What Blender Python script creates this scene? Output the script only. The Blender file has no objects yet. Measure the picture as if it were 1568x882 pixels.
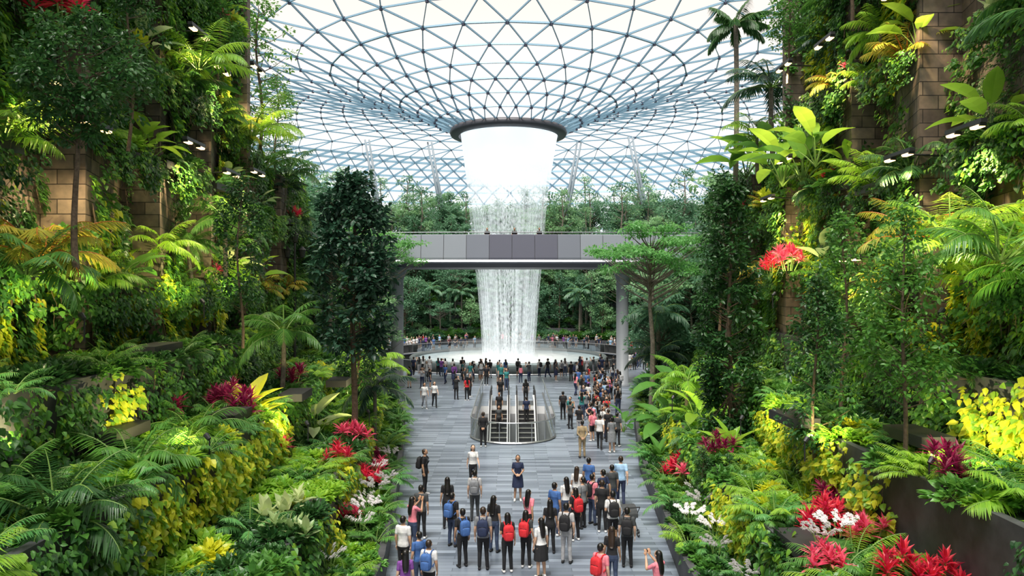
import bpy, math, random
import numpy as np
from mathutils import Vector, Matrix
random.seed(7); rng=np.random.default_rng(7)
scene=bpy.context.scene
col=scene.collection
CX,CY=-0.4,82.0

# ------------------------------------------------------------ materials
def new_mat(name):
    m=bpy.data.materials.new(name); m.use_nodes=True
    nt=m.node_tree; nt.nodes.clear()
    out=nt.nodes.new('ShaderNodeOutputMaterial')
    return m,nt,out
def N(nt,t,**kw):
    n=nt.nodes.new(t)
    for k,v in kw.items():
        if hasattr(n,k): setattr(n,k,v)
    return n
def pbr(name,colr,rough=.6,metal=0,noise=0,nscale=5,bump=0,emit=None,estr=0,spec=.5):
    m,nt,out=new_mat(name)
    b=N(nt,'ShaderNodeBsdfPrincipled')
    b.inputs['Base Color'].default_value=(*colr,1)
    b.inputs['Roughness'].default_value=rough
    b.inputs['Metallic'].default_value=metal
    b.inputs['Specular IOR Level'].default_value=spec
    if emit:
        b.inputs['Emission Color'].default_value=(*emit,1); b.inputs['Emission Strength'].default_value=estr
    if noise>0 or bump>0:
        tc=N(nt,'ShaderNodeTexCoord'); tx=N(nt,'ShaderNodeTexNoise'); tx.inputs['Scale'].default_value=nscale
        tx.inputs['Detail'].default_value=4
        nt.links.new(tc.outputs['Object'],tx.inputs['Vector'])
        if noise>0:
            r=N(nt,'ShaderNodeValToRGB')
            r.color_ramp.elements[0].position=.3; r.color_ramp.elements[1].position=.7
            r.color_ramp.elements[0].color=(*[c*(1-noise) for c in colr],1)
            r.color_ramp.elements[1].color=(*[min(1,c*(1+noise)) for c in colr],1)
            nt.links.new(tx.outputs['Fac'],r.inputs['Fac']); nt.links.new(r.outputs['Color'],b.inputs['Base Color'])
        if bump>0:
            bp=N(nt,'ShaderNodeBump'); bp.inputs['Strength'].default_value=bump
            nt.links.new(tx.outputs['Fac'],bp.inputs['Height']); nt.links.new(bp.outputs['Normal'],b.inputs['Normal'])
    nt.links.new(b.outputs[0],out.inputs[0])
    return m
def leafmat(name,c1,c2,trans=.35,rough=.36,tint=None):
    m,nt,out=new_mat(name)
    g=N(nt,'ShaderNodeNewGeometry'); oi=N(nt,'ShaderNodeObjectInfo')
    add=N(nt,'ShaderNodeMath',operation='MULTIPLY_ADD'); add.inputs[1].default_value=.6
    m2=N(nt,'ShaderNodeMath',operation='MULTIPLY'); m2.inputs[1].default_value=.4
    nt.links.new(oi.outputs['Random'],m2.inputs[0])
    nt.links.new(g.outputs['Random Per Island'],add.inputs[0]); nt.links.new(m2.outputs[0],add.inputs[2])
    r=N(nt,'ShaderNodeValToRGB'); r.color_ramp.elements[0].color=(*c1,1); r.color_ramp.elements[1].color=(*c2,1)
    if tint:
        e=r.color_ramp.elements.new(.93); e.color=(*c2,1); r.color_ramp.elements[2].color=(*tint,1)
    nt.links.new(add.outputs[0],r.inputs['Fac'])
    b=N(nt,'ShaderNodeBsdfPrincipled'); b.inputs['Roughness'].default_value=rough; b.inputs['Specular IOR Level'].default_value=.45
    t=N(nt,'ShaderNodeBsdfTranslucent'); mx=N(nt,'ShaderNodeMixShader'); mx.inputs[0].default_value=trans
    hs=N(nt,'ShaderNodeHueSaturation'); hs.inputs['Value'].default_value=1.55; hs.inputs['Hue'].default_value=.484
    nt.links.new(r.outputs[0],b.inputs['Base Color']); nt.links.new(r.outputs[0],hs.inputs['Color']); nt.links.new(hs.outputs[0],t.inputs[0])
    nt.links.new(b.outputs[0],mx.inputs[1]); nt.links.new(t.outputs[0],mx.inputs[2]); nt.links.new(mx.outputs[0],out.inputs[0])
    return m

L_dark=leafmat('leaf_dark',(.012,.055,.016),(.055,.17,.04),.28)
L_blue=leafmat('leaf_bluegreen',(.008,.034,.022),(.036,.10,.058),.18)
L_mid=leafmat('leaf_mid',(.032,.135,.026),(.14,.35,.06),.33)
L_bright=leafmat('leaf_bright',(.13,.34,.035),(.36,.58,.06),.4)
L_yel=leafmat('leaf_yellow',(.36,.48,.03),(.80,.78,.06),.4)
L_gold=leafmat('leaf_gold',(.20,.32,.03),(.60,.52,.08),.38,tint=(.65,.22,.04))
L_red=leafmat('leaf_red',(.42,.010,.03),(.92,.06,.09),.35)
L_pink=leafmat('leaf_pink',(.5,.02,.08),(.92,.18,.25),.35)
L_maroon=leafmat('leaf_maroon',(.10,.01,.03),(.42,.02,.10),.3)
L_far=leafmat('leaf_far',(.065,.165,.10),(.15,.31,.18),.35)  # distance haze painted into the leaf colour, paler and bluer
L_far2=leafmat('leaf_far_light',(.12,.26,.13),(.26,.46,.22),.35)  # lighter far green, distance haze painted in here too
L_fresh=leafmat('leaf_fresh',(.06,.24,.065),(.19,.47,.13),.38)
L_white=leafmat('petal_white',(.70,.66,.70),(.9,.87,.89),.3)
L_vari=leafmat('leaf_variegated',(.20,.36,.13),(.62,.68,.36),.35)
M_bark=pbr('bark',(.13,.09,.06),.9,noise=.4,nscale=12,bump=.4)
M_barkg=pbr('bark_grey',(.20,.17,.14),.9,noise=.4,nscale=10,bump=.4)
M_stem=pbr('stem_green',(.14,.25,.05),.6)
M_stemo=pbr('stem_orange',(.55,.16,.02),.5)
M_metal_dk=pbr('metal_dark',(.035,.037,.04),.45,.3)
M_steel=pbr('steel',(.5,.52,.54),.3,.8)
M_soil=pbr('soil_and_moss',(.02,.045,.018),.95,noise=.6,nscale=2)
M_curb=pbr('curb_stone',(.055,.057,.065),.6,noise=.3,nscale=3)
M_glow=pbr('lamp_glow',(1,.9,.7),.5,emit=(1,.62,.26),estr=5)

# ------------------------------------------------------------ mesh builder
class MB:
    def __init__(s): s.V=[];s.F=[];s.n=0;s.uv=None
    def add(s,V,F,mat=0):
        V=np.asarray(V,float).reshape(-1,3)
        for f in (F if isinstance(F,list) else [F]):
            f=np.asarray(f,int)
            s.F.append((f+s.n,mat))
        s.V.append(V); s.n+=len(V)
    def mesh(s,name,mats,smooth=False):
        me=bpy.data.meshes.new(name)
        V=np.concatenate(s.V); me.vertices.add(len(V)); me.vertices.foreach_set('co',V.ravel())
        loops=np.concatenate([f.ravel() for f,_ in s.F])
        cnt=np.concatenate([np.full(len(f),f.shape[1]) for f,_ in s.F])
        mi=np.concatenate([np.full(len(f),m) if np.isscalar(m) else m for f,m in s.F])
        me.loops.add(len(loops)); me.loops.foreach_set('vertex_index',loops)
        st=np.concatenate([[0],np.cumsum(cnt)[:-1]])
        me.polygons.add(len(cnt)); me.polygons.foreach_set('loop_start',st); 
        me.polygons.foreach_set('material_index',mi)
        me.polygons.foreach_set('use_smooth',np.full(len(cnt),smooth))
        for m in mats: me.materials.append(m)
        me.update(calc_edges=True)
        return me
def nrm(a): 
    a=np.asarray(a,float); return a/np.maximum(np.linalg.norm(a,axis=-1,keepdims=True),1e-9)
def obj(name,me,loc=(0,0,0),rot=(0,0,0),sc=1,parent=None):
    o=bpy.data.objects.new(name,me); o.location=loc; o.rotation_euler=rot
    o.scale=(sc,sc,sc) if np.isscalar(sc) else sc
    col.objects.link(o)
    if parent: o.parent=parent
    return o
def empty(name,loc=(0,0,0)):
    o=bpy.data.objects.new(name,None); o.location=loc; o.empty_display_size=.1; col.objects.link(o); return o
def box(mb,c,s,mat=0,rz=0):
    c=np.array(c,float); h=np.array(s,float)/2
    V=np.array([[x,y,z] for x in(-1,1) for y in(-1,1) for z in(-1,1)],float)*h
    if rz:
        R=np.array([[math.cos(rz),-math.sin(rz),0],[math.sin(rz),math.cos(rz),0],[0,0,1]]); V=V@R.T
    mb.add(V+c,np.array([[0,1,3,2],[4,6,7,5],[0,4,5,1],[2,3,7,6],[0,2,6,4],[1,5,7,3]]),mat)
def tube(mb,pts,rad,sides=6,mat=0,cap=True,closed=False):
    pts=np.asarray(pts,float); n=len(pts); rad=np.broadcast_to(rad,(n,)).astype(float)
    if closed: T=nrm(np.roll(pts,-1,0)-np.roll(pts,1,0))
    else: T=nrm(np.gradient(pts,axis=0))
    ref=np.array([0,0,1.]) if abs(T[:,2]).mean()<.8 else np.array([1.,0,0])
    A=nrm(np.cross(T,ref)); B=np.cross(T,A)
    an=np.arange(sides)*2*math.pi/sides
    V=pts[:,None]+rad[:,None,None]*(np.cos(an)[None,:,None]*A[:,None]+np.sin(an)[None,:,None]*B[:,None])
    i=np.arange(n if closed else n-1)[:,None]; j=np.arange(sides)[None]; i2=(i+1)%n; j2=(j+1)%sides
    F=np.stack([i*sides+j,i*sides+j2,i2*sides+j2,i2*sides+j],-1).reshape(-1,4)
    Fs=[F]
    if cap and not closed:
        Fs.append(np.arange(sides)[None,::-1]); Fs.append((np.arange(sides)+(n-1)*sides)[None])
    mb.add(V.reshape(-1,3),Fs,mat)
def lathe(mb,prof,n=48,mat=0,c=(0,0),a0=0,a1=2*math.pi):
    prof=np.asarray(prof,float); full=abs(a1-a0-2*math.pi)<1e-6
    an=a0+(a1-a0)*np.arange(n if full else n+1)/n; k=len(an)
    V=np.zeros((len(prof),k,3)); V[:,:,0]=c[0]+prof[:,0:1]*np.cos(an); V[:,:,1]=c[1]+prof[:,0:1]*np.sin(an); V[:,:,2]=prof[:,1:2]
    i=np.arange(len(prof)-1)[:,None]; j=np.arange(n)[None]; j2=(j+1)%k
    mb.add(V.reshape(-1,3),np.stack([i*k+j,i*k+j2,(i+1)*k+j2,(i+1)*k+j],-1).reshape(-1,4),mat)

# ------------------------------------------------------------ leaf tools
def tpl(rows,fold=.25,droop=.15):
    V=[]
    for t,w in rows:
        z=-droop*t*t
        V+= [(-w,t,z+fold*w),(0,t,z),(w,t,z+fold*w)]
    F=[]
    for i in range(len(rows)-1):
        a=3*i;b=a+3
        F+=[(a,a+1,b+1,b),(a+1,a+2,b+2,b+1)]
    return np.array(V,float),np.array(F)
T_oval=tpl([(0,.03),(.3,.27),(.65,.24),(1,.01)])
T_heart=tpl([(0,.1),(.25,.38),(.6,.28),(1,.01)],droop=.25)
T_cheap=tpl([(0,.03),(.45,.3),(1,.01)])
T_lance=tpl([(0,.03),(.3,.10),(.65,.09),(1,.005)],fold=.4,droop=.35)
T_strip=tpl([(0,.025),(.4,.05),(1,.004)],fold=.3,droop=.3)
T_paddle=tpl([(0,.02),(.12,.13),(.35,.21),(.6,.22),(.82,.15),(1,.01)],fold=.35,droop=.45)
def place(mb,T,pos,d,up,size,mat=0,ws=None):
    TV,TF=T; pos=np.asarray(pos,float); n=len(pos)
    Y=nrm(d); X=nrm(np.cross(Y,up)); Z=np.cross(X,Y)
    size=np.broadcast_to(size,(n,))
    w=1 if ws is None else ws
    V=pos[:,None]+size[:,None,None]*(TV[None,:,0:1]*w*X[:,None]+TV[None,:,1:2]*Y[:,None]+TV[None,:,2:3]*Z[:,None])
    k=len(TV); F=(TF[None]+(np.arange(n)*k)[:,None,None]).reshape(-1,TF.shape[1])
    mb.add(V.reshape(-1,3),F,mat)
def rv(n): return nrm(rng.normal(size=(n,3)))
def frond(mb,o,az,elev,L,droop,nl,ll,lw=1.0,ml=0,ms=1,sag=.3,bare=.18):
    K=12; t=np.linspace(0,1,K); th=elev-droop*t**1.3
    hd=np.array([math.cos(az),math.sin(az),0.]); 
    T=np.cos(th)[:,None]*hd+np.sin(th)[:,None]*np.array([0,0,1.])
    pts=np.array(o)+np.concatenate([[np.zeros(3)],np.cumsum((T[:-1]+T[1:])/2*L/(K-1),0)])
    tube(mb,pts,np.linspace(.016,.004,K)*max(L,.8),4,ms,cap=False)
    side=np.array([-math.sin(az),math.cos(az),0.])
    tt=np.linspace(bare,1,nl)
    P=np.stack([np.interp(tt,t,pts[:,i]) for i in range(3)],1); TT=nrm(np.stack([np.interp(tt,t,T[:,i]) for i in range(3)],1))
    prof=np.sin(math.pi*(.18+.78*(tt-bare)/(1-bare)))**.6
    for sg in(-1,1):
        NN=np.cross(TT,side*sg)*sg
        d=side*sg*.85+TT*(.45+.6*tt[:,None]**2)+np.array([0,0,-sag])+rng.normal(scale=.07,size=(nl,3))
        place(mb,T_strip,P,d,np.abs(NN)*[0,0,1]+[0,0,.5]+TT*.01,ll*prof*rng.uniform(.85,1.1,nl),ml,ws=lw)
def m_palm(name,nf,L,elev=(.5,1.35),droop=(.9,1.6),nl=22,ll=.5,lw=1.3,mats=(L_mid,M_stem),trunk=0,tr=.06,sag=.3):
    mb=MB()
    if trunk>0:
        zz=np.linspace(0,trunk,10); pts=np.stack([.05*trunk*np.sin(zz/trunk*2)*.6,0*zz,zz],1)
        tube(mb,pts,np.linspace(tr*1.3,tr,10),8,2); top=pts[-1]
    else: top=np.zeros(3)
    for i in range(nf):
        az=i*2.4+rng.uniform(-.3,.3); q=i/nf
        e=elev[1]+(elev[0]-elev[1])*q+rng.uniform(-.12,.12)
        o=top+np.array([math.cos(az),math.sin(az),0])*(.05 if trunk else .1)
        frond(mb,o,az,e,L*rng.uniform(.8,1.1),rng.uniform(*droop),nl,ll,lw,0,1,sag)
    return mb.mesh(name,[mats[0],mats[1],M_barkg])
def m_rosette(name,heads,nl,size,T=T_lance,ws=1.3,mats=(L_red,),stemh=.5,elev=(.1,1.3)):
    mb=MB()
    for h in range(heads):
        a=h*2.4+rng.uniform(-.5,.5); r=.30*math.sqrt(h)*size/.5; z=stemh*rng.uniform(.4,1.2)
        o=np.array([r*math.cos(a),r*math.sin(a),z]); tube(mb,[o*[.5,.5,0],o],[.02,.015],5,1)
        k=np.arange(nl); az=k*2.4+rng.uniform(0,6); e=elev[1]+(elev[0]-elev[1])*(k/nl)+rng.normal(scale=.15,size=nl)
        d=np.stack([np.cos(e)*np.cos(az),np.cos(e)*np.sin(az),np.sin(e)],1)
        place(mb,T,np.tile(o,(nl,1))+d*.03-np.array([0,0,1])*(k/nl*.18*size/.4)[:,None],d,np.array([0,0,1.])-d*.1+rng.normal(scale=.15,size=(nl,3)),size*rng.uniform(.6,1.15,nl),0,ws)
    return mb.mesh(name,[mats[0],mats[1] if len(mats)>1 else M_stem])
def m_paddle(name,nl,size,mats=(L_mid,M_stem),pet=.8):
    mb=MB()
    for i in range(nl):
        az=i*2.4+rng.uniform(-.3,.3); e=1.45-.9*i/nl; h=pet*rng.uniform(.7,1.2)
        d0=np.array([math.cos(az)*math.cos(e),math.sin(az)*math.cos(e),math.sin(e)])
        p=d0*h*1.0
        tube(mb,[np.zeros(3),d0*h*.5+[0,0,.04],p],[.025,.018,.012],5,1)
        e2=e-.45; d=np.array([[math.cos(az)*math.cos(e2),math.sin(az)*math.cos(e2),math.sin(e2)]])
        place(mb,T_paddle,[p],d,np.array([[0,0,1.]])+rng.normal(scale=.15,size=(1,3)),size*rng.uniform(.8,1.1),0)
    return mb.mesh(name,list(mats))
def m_vine(name,n,R,leaf,T,mats,mix=.0,drape=.5):
    mb=MB()
    ncl=max(6,n//14); cc=rng.uniform(-1,1,size=(ncl,2))*R; 
    idx=rng.integers(0,ncl,n); p2=cc[idx]+rng.normal(scale=.17*R,size=(n,2))
    dep=.42*R*np.exp(-((cc[idx]**2).sum(1)/(R*R*1.2)))*rng.uniform(.1,1.2,n)
    pos=np.stack([p2[:,0],-dep-.05,p2[:,1]],1)
    pos[:,2]-=drape*dep*.6
    d=np.stack([rng.normal(scale=.5,size=n),-rng.uniform(.2,.9,n),-rng.uniform(.1,1.0,n)],1)
    up=np.stack([rng.normal(scale=.3,size=n),-np.ones(n)*.8,np.ones(n)*.7],1)
    mi=(rng.random(n)<mix)
    for k,sel in((0,~mi),(1,mi)):
        if sel.any(): place(mb,T,pos[sel],d[sel],up[sel],leaf*rng.uniform(.6,1.25,sel.sum()),k)
    for i in range(7):
        x0,z0=rng.uniform(-.8,.8,2)*R; k=5
        tube(mb,np.stack([x0+np.cumsum(rng.normal(scale=.06,size=k)),np.full(k,-.06),z0-np.linspace(0,.9*R,k)],1),.008,3,2,cap=False)
    return mb.mesh(name,[mats[0],mats[-1],M_bark])
def m_bush(name,n,R,leaf,T,mats,flat=.7):
    mb=MB(); u=rv(n); u[:,2]=np.abs(u[:,2])*.95-.05
    ncl=max(8,n//16); c=rv(ncl); c[:,2]=np.abs(c[:,2]); idx=rng.integers(0,ncl,n)
    pos=c[idx]*R*.72*rng.uniform(.55,1,size=(ncl,1))[idx]+u*R*.33*rng.uniform(.6,1,size=(n,1)); pos[:,2]*=flat; 
    d=nrm(pos+[0,0,.01])*.7+u*.6+[0,0,-.1]; up=nrm(pos)*.3+[0,0,1]+rng.normal(scale=.3,size=(n,3))
    place(mb,T,pos,d,up,leaf*rng.uniform(.6,1.25,n),0)
    for k in range(0,ncl,3): tube(mb,[[0,0,0],c[k]*R*.6*[1,1,flat]],[.02,.008],4,1,cap=False)
    return mb.mesh(name,[mats[0],M_bark])
def m_tree(name,trunk,tr,cents,cr,npc,leaf,T,mats,flat=1.0,bark=M_bark,branch=True,upb=.6):
    mb=MB(); trunk=np.asarray(trunk,float); tube(mb,trunk,np.linspace(tr,tr*.35,len(trunk)),8,1)
    cents=np.asarray(cents,float); n=len(cents)
    if branch:
        tz=trunk[:,2]
        for c in cents[::2]:
            hd=np.hypot(c[0]-np.interp(c[2],tz,trunk[:,0]),c[1]-np.interp(c[2],tz,trunk[:,1]))
            z=max(tz[0]+.2*(tz[-1]-tz[0]),min(c[2]-hd*.6,tz[-1])); a=np.array([np.interp(z,tz,trunk[:,0]),np.interp(z,tz,trunk[:,1]),z])
            m=(a+c)/2+[0,0,-.06*hd]; tube(mb,[a,m,c],[tr*.3,tr*.18,tr*.06],4,1,cap=False)
    ci=np.repeat(np.arange(n),npc); m=len(ci); u=rv(m); 
    pos=cents[ci]+u*np.array([1,1,flat])*cr*rng.uniform(.3,1,size=(m,1))
    d=u*[1,1,.6]+rng.normal(scale=.3,size=(m,3))+[0,0,-.15]; up=u*(1-upb)+np.array([0,0,upb])+rng.normal(scale=.25,size=(m,3))
    place(mb,T,pos,d,up,leaf*rng.uniform(.65,1.2,m),0)
    return mb.mesh(name,[mats[0],bark])

def column_c(n,z0,z1,R,pw=.6,low=.5):
    t=rng.random(n); r=R*(np.sin(math.pi*np.clip(low*.3+t*(1-low*.3),0,1))**pw)*np.sqrt(rng.uniform(.15,1,n)); a=rng.uniform(0,2*math.pi,n)
    return np.stack([r*np.cos(a),r*np.sin(a),z0+(z1-z0)*t],1)
def round_c(n,c,R): u=rv(n)*rng.uniform(.35,1,size=(n,1))**.5; return np.array(c)+u*np.array(R)

# ------------------------------------------------------------ ground geometry functions
def eR(y): return np.interp(y,[-8,0,20,32.4,43,57,62,80],[4.2,4.3,4.6,5.6,7.1,10.1,11.6,16])
def eL(y): return np.interp(y,[-8,0,20,32.4,43,57,62,80],[3.3,3.3,3.45,4.8,6.2,9.5,11.0,16])
S_B=[0,1.6,4.0,6.5,10.6,13,17,22,28,34,48]
Z_B=[.62,2.1,3.9,5.8,7.4,9,10.6,12.4,14,15.5]
def zt(s):
    if s<0: return 0
    for i in range(len(Z_B)):
        if s<S_B[i+1]: return Z_B[i]
    return Z_B[-1]
def contour(s,nc=70,na=120):
    ends=[]
    for sg,e in((1,eR),(-1,eL)):
        ys=np.linspace(20,80,600); x=sg*(e(ys)+s); r=np.hypot(x-CX,ys-CY); k=np.argmax(r<=24+s); ye=ys[k] if (r<=24+s).any() else 60
        yy=np.linspace(-9,ye,nc); ends.append((np.stack([sg*(e(yy)+s),yy],1)))
    Rr=ends[0]; Ll=ends[1][::-1]
    a0=math.atan2(Rr[-1,1]-CY,Rr[-1,0]-CX); a1=math.atan2(Ll[0,1]-CY,Ll[0,0]-CX)
    if a1<a0: a1+=2*math.pi
    r0=np.hypot(Rr[-1,0]-CX,Rr[-1,1]-CY); r1=np.hypot(Ll[0,0]-CX,Ll[0,1]-CY)
    an=np.linspace(a0,a1,na)[1:-1]; rr=np.linspace(r0,r1,na)[1:-1]
    A=np.stack([CX+rr*np.cos(an),CY+rr*np.sin(an)],1)
    return np.concatenate([Rr,A,Ll])
def sdist(x,y):
    a=x-eR(y) if x>0 else -x-eL(y)
    r=math.hypot(x-CX,y-CY)-24
    return min(a,r) if y<82 else r

# ------------------------------------------------------------ floor
def floor_mat():
    m,nt,out=new_mat('plank_stone_floor')
    tc=N(nt,'ShaderNodeTexCoord'); mp=N(nt,'ShaderNodeMapping')
    br=N(nt,'ShaderNodeTexBrick'); br.offset=.37; br.inputs['Scale'].default_value=1
    br.inputs['Brick Width'].default_value=1.7; br.inputs['Row Height'].default_value=.24; br.inputs['Mortar Size'].default_value=.006
    br.inputs['Color1'].default_value=(.095,.12,.16,1); br.inputs['Color2'].default_value=(.28,.335,.42,1); br.inputs['Mortar'].default_value=(.05,.055,.06,1)
    br.inputs['Bias'].default_value=0
    nt.links.new(tc.outputs['Object'],mp.inputs['Vector']); nt.links.new(mp.outputs[0],br.inputs['Vector'])
    no=N(nt,'ShaderNodeTexNoise'); no.inputs['Scale'].default_value=.35; nt.links.new(tc.outputs['Object'],no.inputs['Vector'])
    mx=N(nt,'ShaderNodeMix',data_type='RGBA',blend_type='MULTIPLY'); mx.inputs[0].default_value=.5
    rp=N(nt,'ShaderNodeValToRGB'); rp.color_ramp.elements[0].color=(.6,.62,.66,1); rp.color_ramp.elements[1].color=(1.3,1.25,1.2,1)
    nt.links.new(no.outputs['Fac'],rp.inputs[0]); nt.links.new(br.outputs['Color'],mx.inputs[6]); nt.links.new(rp.outputs[0],mx.inputs[7])
    b=N(nt,'ShaderNodeBsdfPrincipled'); b.inputs['Roughness'].default_value=.32
    nt.links.new(mx.outputs[2],b.inputs['Base Color']); nt.links.new(b.outputs[0],out.inputs[0]); return m
M_floor=floor_mat()
import bmesh
HX,HR,HY0,HY1=.05,2.15,40.0,50.0
def stadium(off=0,n=20,y1=HY1):
    a=np.linspace(math.pi,2*math.pi,n)
    pts=[(HX+(HR+off)*math.cos(t),HY0+(HR+off)*math.sin(t)) for t in a]
    return [(HX-HR-off,y1)]+pts+[(HX+HR+off,y1)]
bm=bmesh.new()
def loop(pts):
    vs=[bm.verts.new((x,y,0)) for x,y in pts]
    return [bm.edges.new((vs[i],vs[(i+1)%len(vs)])) for i in range(len(vs))]
es=loop([(-32,-10),(32,-10),(32,112),(-32,112)])
es+=loop(stadium()); es+=loop([(CX+14.2*math.cos(t),CY+14.2*math.sin(t)) for t in np.linspace(0,2*math.pi,97)[:-1]])
bmesh.ops.triangle_fill(bm,use_beauty=True,use_dissolve=False,edges=es)
for f in bm.faces:
    if f.normal.z<0: f.normal_flip()
me=bpy.data.meshes.new('floor'); bm.to_mesh(me); me.materials.append(M_floor); obj('floor',me)

mb=MB()
cs=[contour(s) for s in S_B]; zprev=0
for i,z in enumerate(Z_B):
    a=cs[i]; b=cs[i+1]; n=len(a); top=.12
    P0=np.c_[a,np.full(n,zprev-.3)]; P1=np.c_[a,np.full(n,z+top)]
    dirn=nrm(b-a); a2=a+dirn*.2
    P2=np.c_[a2,np.full(n,z+top)]; P3=np.c_[a2,np.full(n,z)]; P4=np.c_[b,np.full(n,z)]
    V=np.concatenate([P0,P1,P2,P3,P4]); k=np.arange(n-1)
    for q,mt in((0,0 if i<4 else 1),(1,0),(2,0),(3,1)):
        mb.add(V[q*n:(q+2)*n],np.stack([k,k+1,n+k+1,n+k],1),mt)
    zprev=z
obj('terraced_planter',mb.mesh('terraced_planter',[M_curb,M_soil]))

# ------------------------------------------------------------ canyon walls
def stone_mat():
    m,nt,out=new_mat('stone_block_wall')
    uv=N(nt,'ShaderNodeUVMap'); br=N(nt,'ShaderNodeTexBrick'); br.offset=.5
    br.inputs['Scale'].default_value=1; br.inputs['Brick Width'].default_value=.95; br.inputs['Row Height'].default_value=.42; br.inputs['Mortar Size'].default_value=.014
    br.inputs['Color1'].default_value=(.12,.095,.08,1); br.inputs['Color2'].default_value=(.29,.23,.185,1); br.inputs['Mortar'].default_value=(.028,.024,.022,1)
    nt.links.new(uv.outputs[0],br.inputs['Vector'])
    no=N(nt,'ShaderNodeTexNoise'); no.inputs['Scale'].default_value=3; no.inputs['Detail'].default_value=6; nt.links.new(uv.outputs[0],no.inputs['Vector'])
    mx=N(nt,'ShaderNodeMix',data_type='RGBA',blend_type='MULTIPLY'); mx.inputs[0].default_value=.7
    rp=N(nt,'ShaderNodeValToRGB'); rp.color_ramp.elements[0].position=.3; rp.color_ramp.elements[0].color=(.45,.45,.45,1); rp.color_ramp.elements[1].position=.7; rp.color_ramp.elements[1].color=(1.3,1.2,1.1,1)
    nt.links.new(no.outputs['Fac'],rp.inputs[0]); nt.links.new(br.outputs['Color'],mx.inputs[6]); nt.links.new(rp.outputs[0],mx.inputs[7])
    b=N(nt,'ShaderNodeBsdfPrincipled'); b.inputs['Roughness'].default_value=.7
    bp=N(nt,'ShaderNodeBump'); bp.inputs['Strength'].default_value=.5; bp.inputs['Distance'].default_value=.05
    mm=N(nt,'ShaderNodeMath',operation='MULTIPLY_ADD'); mm.inputs[1].default_value=.3
    iv=N(nt,'ShaderNodeMath',operation='SUBTRACT'); iv.inputs[0].default_value=1; nt.links.new(br.outputs['Fac'],iv.inputs[1])
    nt.links.new(no.outputs['Fac'],mm.inputs[0]); nt.links.new(iv.outputs[0],mm.inputs[2]); nt.links.new(mm.outputs[0],bp.inputs['Height'])
    nt.links.new(bp.outputs[0],b.inputs['Normal']); nt.links.new(mx.outputs[2],b.inputs['Base Color']); nt.links.new(b.outputs[0],out.inputs[0]); return m
M_stone=stone_mat()
def wall_pts(sg,breaks,xin,xout):
    pts=[(sg*xin,breaks[0])]
    for i in range(1,len(breaks)):
        pts.append((sg*xout,breaks[i])); pts.append((sg*xin,breaks[i]))
    return pts
WL=wall_pts(-1,[-8,4,10,15.5,20.8,25.2,29.5,33.5],12.0,13.3)+[(-13,39),(-12.2,39),(-13,45.5),(-17,45.5)]
WR=wall_pts(1,[-8,5,11,17,22.5,27,33.5],12.4,13.7)+[(13.6,39),(12.6,39),(13.6,44.5),(18,44.5)]
YT_=33.6
def build_wall(name,pts,sg):
    V=[];F=[];UV=[];u=0
    for i in range(len(pts)-1):
        (x0,y0),(x1,y1)=pts[i],pts[i+1]; l=math.hypot(x1-x0,y1-y0)
        zt_=22.5 if y1<=YT_ else 14.0
        b=len(V); V+=[(x0,y0,0),(x1,y1,0),(x1,y1,zt_),(x0,y0,zt_),(x0+sg*3,y0,zt_),(x1+sg*3,y1,zt_)]
        F+=[(b,b+1,b+2,b+3),(b+3,b+2,b+5,b+4)]
        UV+=[(u,0),(u+l,0),(u+l,zt_),(u,zt_),(u,zt_),(u+l,zt_),(u+l,zt_+3),(u,zt_+3)]; u+=l
    y=33.9; x=13.0*sg; xi=x-sg*(1.0 if sg<0 else .6); b=len(V)
    V+=[(xi,y,13.5),(x+sg*4,y,13.5),(x+sg*4,y,22.5),(xi,y,22.5),(xi,33.5,13.5),(xi,33.5,22.5)]; F+=[(b,b+1,b+2,b+3),(b,b+3,b+5,b+4)]; UV+=[(0,0),(5,0),(5,9),(0,9),(0,0),(0,9),(.4,9),(.4,0)]
    me=bpy.data.meshes.new(name); me.from_pydata(V,[],F); me.materials.append(M_stone)
    uvl=me.uv_layers.new(name='UVMap')
    for i,c in enumerate(UV): uvl.data[i].uv=c
    me.update(); return obj(name,me)
build_wall('wall_left',WL,-1); build_wall('wall_right',WR,1)

# ------------------------------------------------------------ dome
pr=np.array([(6.2,25.2),(8,26.3),(10,27.2),(15,29.3),(20,31),(28,33),(38,34.3),(50,34.3),(62,32.5),(75,28),(86,20),(93,10),(97,0)])
rd=np.linspace(6.2,97,2000); zd=np.interp(rd,pr[:,0],pr[:,1]); kk=np.ones(81)/81
zs=np.convolve(np.pad(zd,40,mode='edge'),kk,'valid'); 
def zr(r): return np.interp(r,rd,zs)
rings=[]; r=6.2; par=0
while r<95:
    n=32 if r<27 else (64 if r<58 else 128)
    rings.append((r,n,par)); seg=2*math.pi*r/n; r+=max(1.9,seg*.88); par^=1
def ringpts(r,n,par):
    a=(np.arange(n)+.5*par)*2*math.pi/n; return np.stack([CX+r*np.cos(a),CY+r*np.sin(a),np.full(n,zr(r))],1)
E0=[];E1=[];W=[]
for k,(r,n,par) in enumerate(rings):
    P=ringpts(r,n,par); E0.append(P);E1.append(np.roll(P,-1,0)); W.append(np.full(n,.038 if k%3 else .065))
    if k+1<len(rings):
        r2,n2,p2=rings[k+1]; Q=ringpts(r2,n2,p2)
        a=(np.arange(n)+.5*par)/n
        if n2==n:
            for sh in(-.5,.5):
                j=np.round(a*n2+sh-.5*p2).astype(int)%n2; E0.append(P);E1.append(Q[j]);W.append(np.full(n,.042))
        else:
            c=a*n2-.5*p2
            for sh in(-1,0,1) if abs(c[0]-round(c[0]))<.01 else (-.5,.5,1.5):
                j=np.round(c+sh).astype(int)%n2; E0.append(P);E1.append(Q[j]);W.append(np.full(n,.042))
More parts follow.
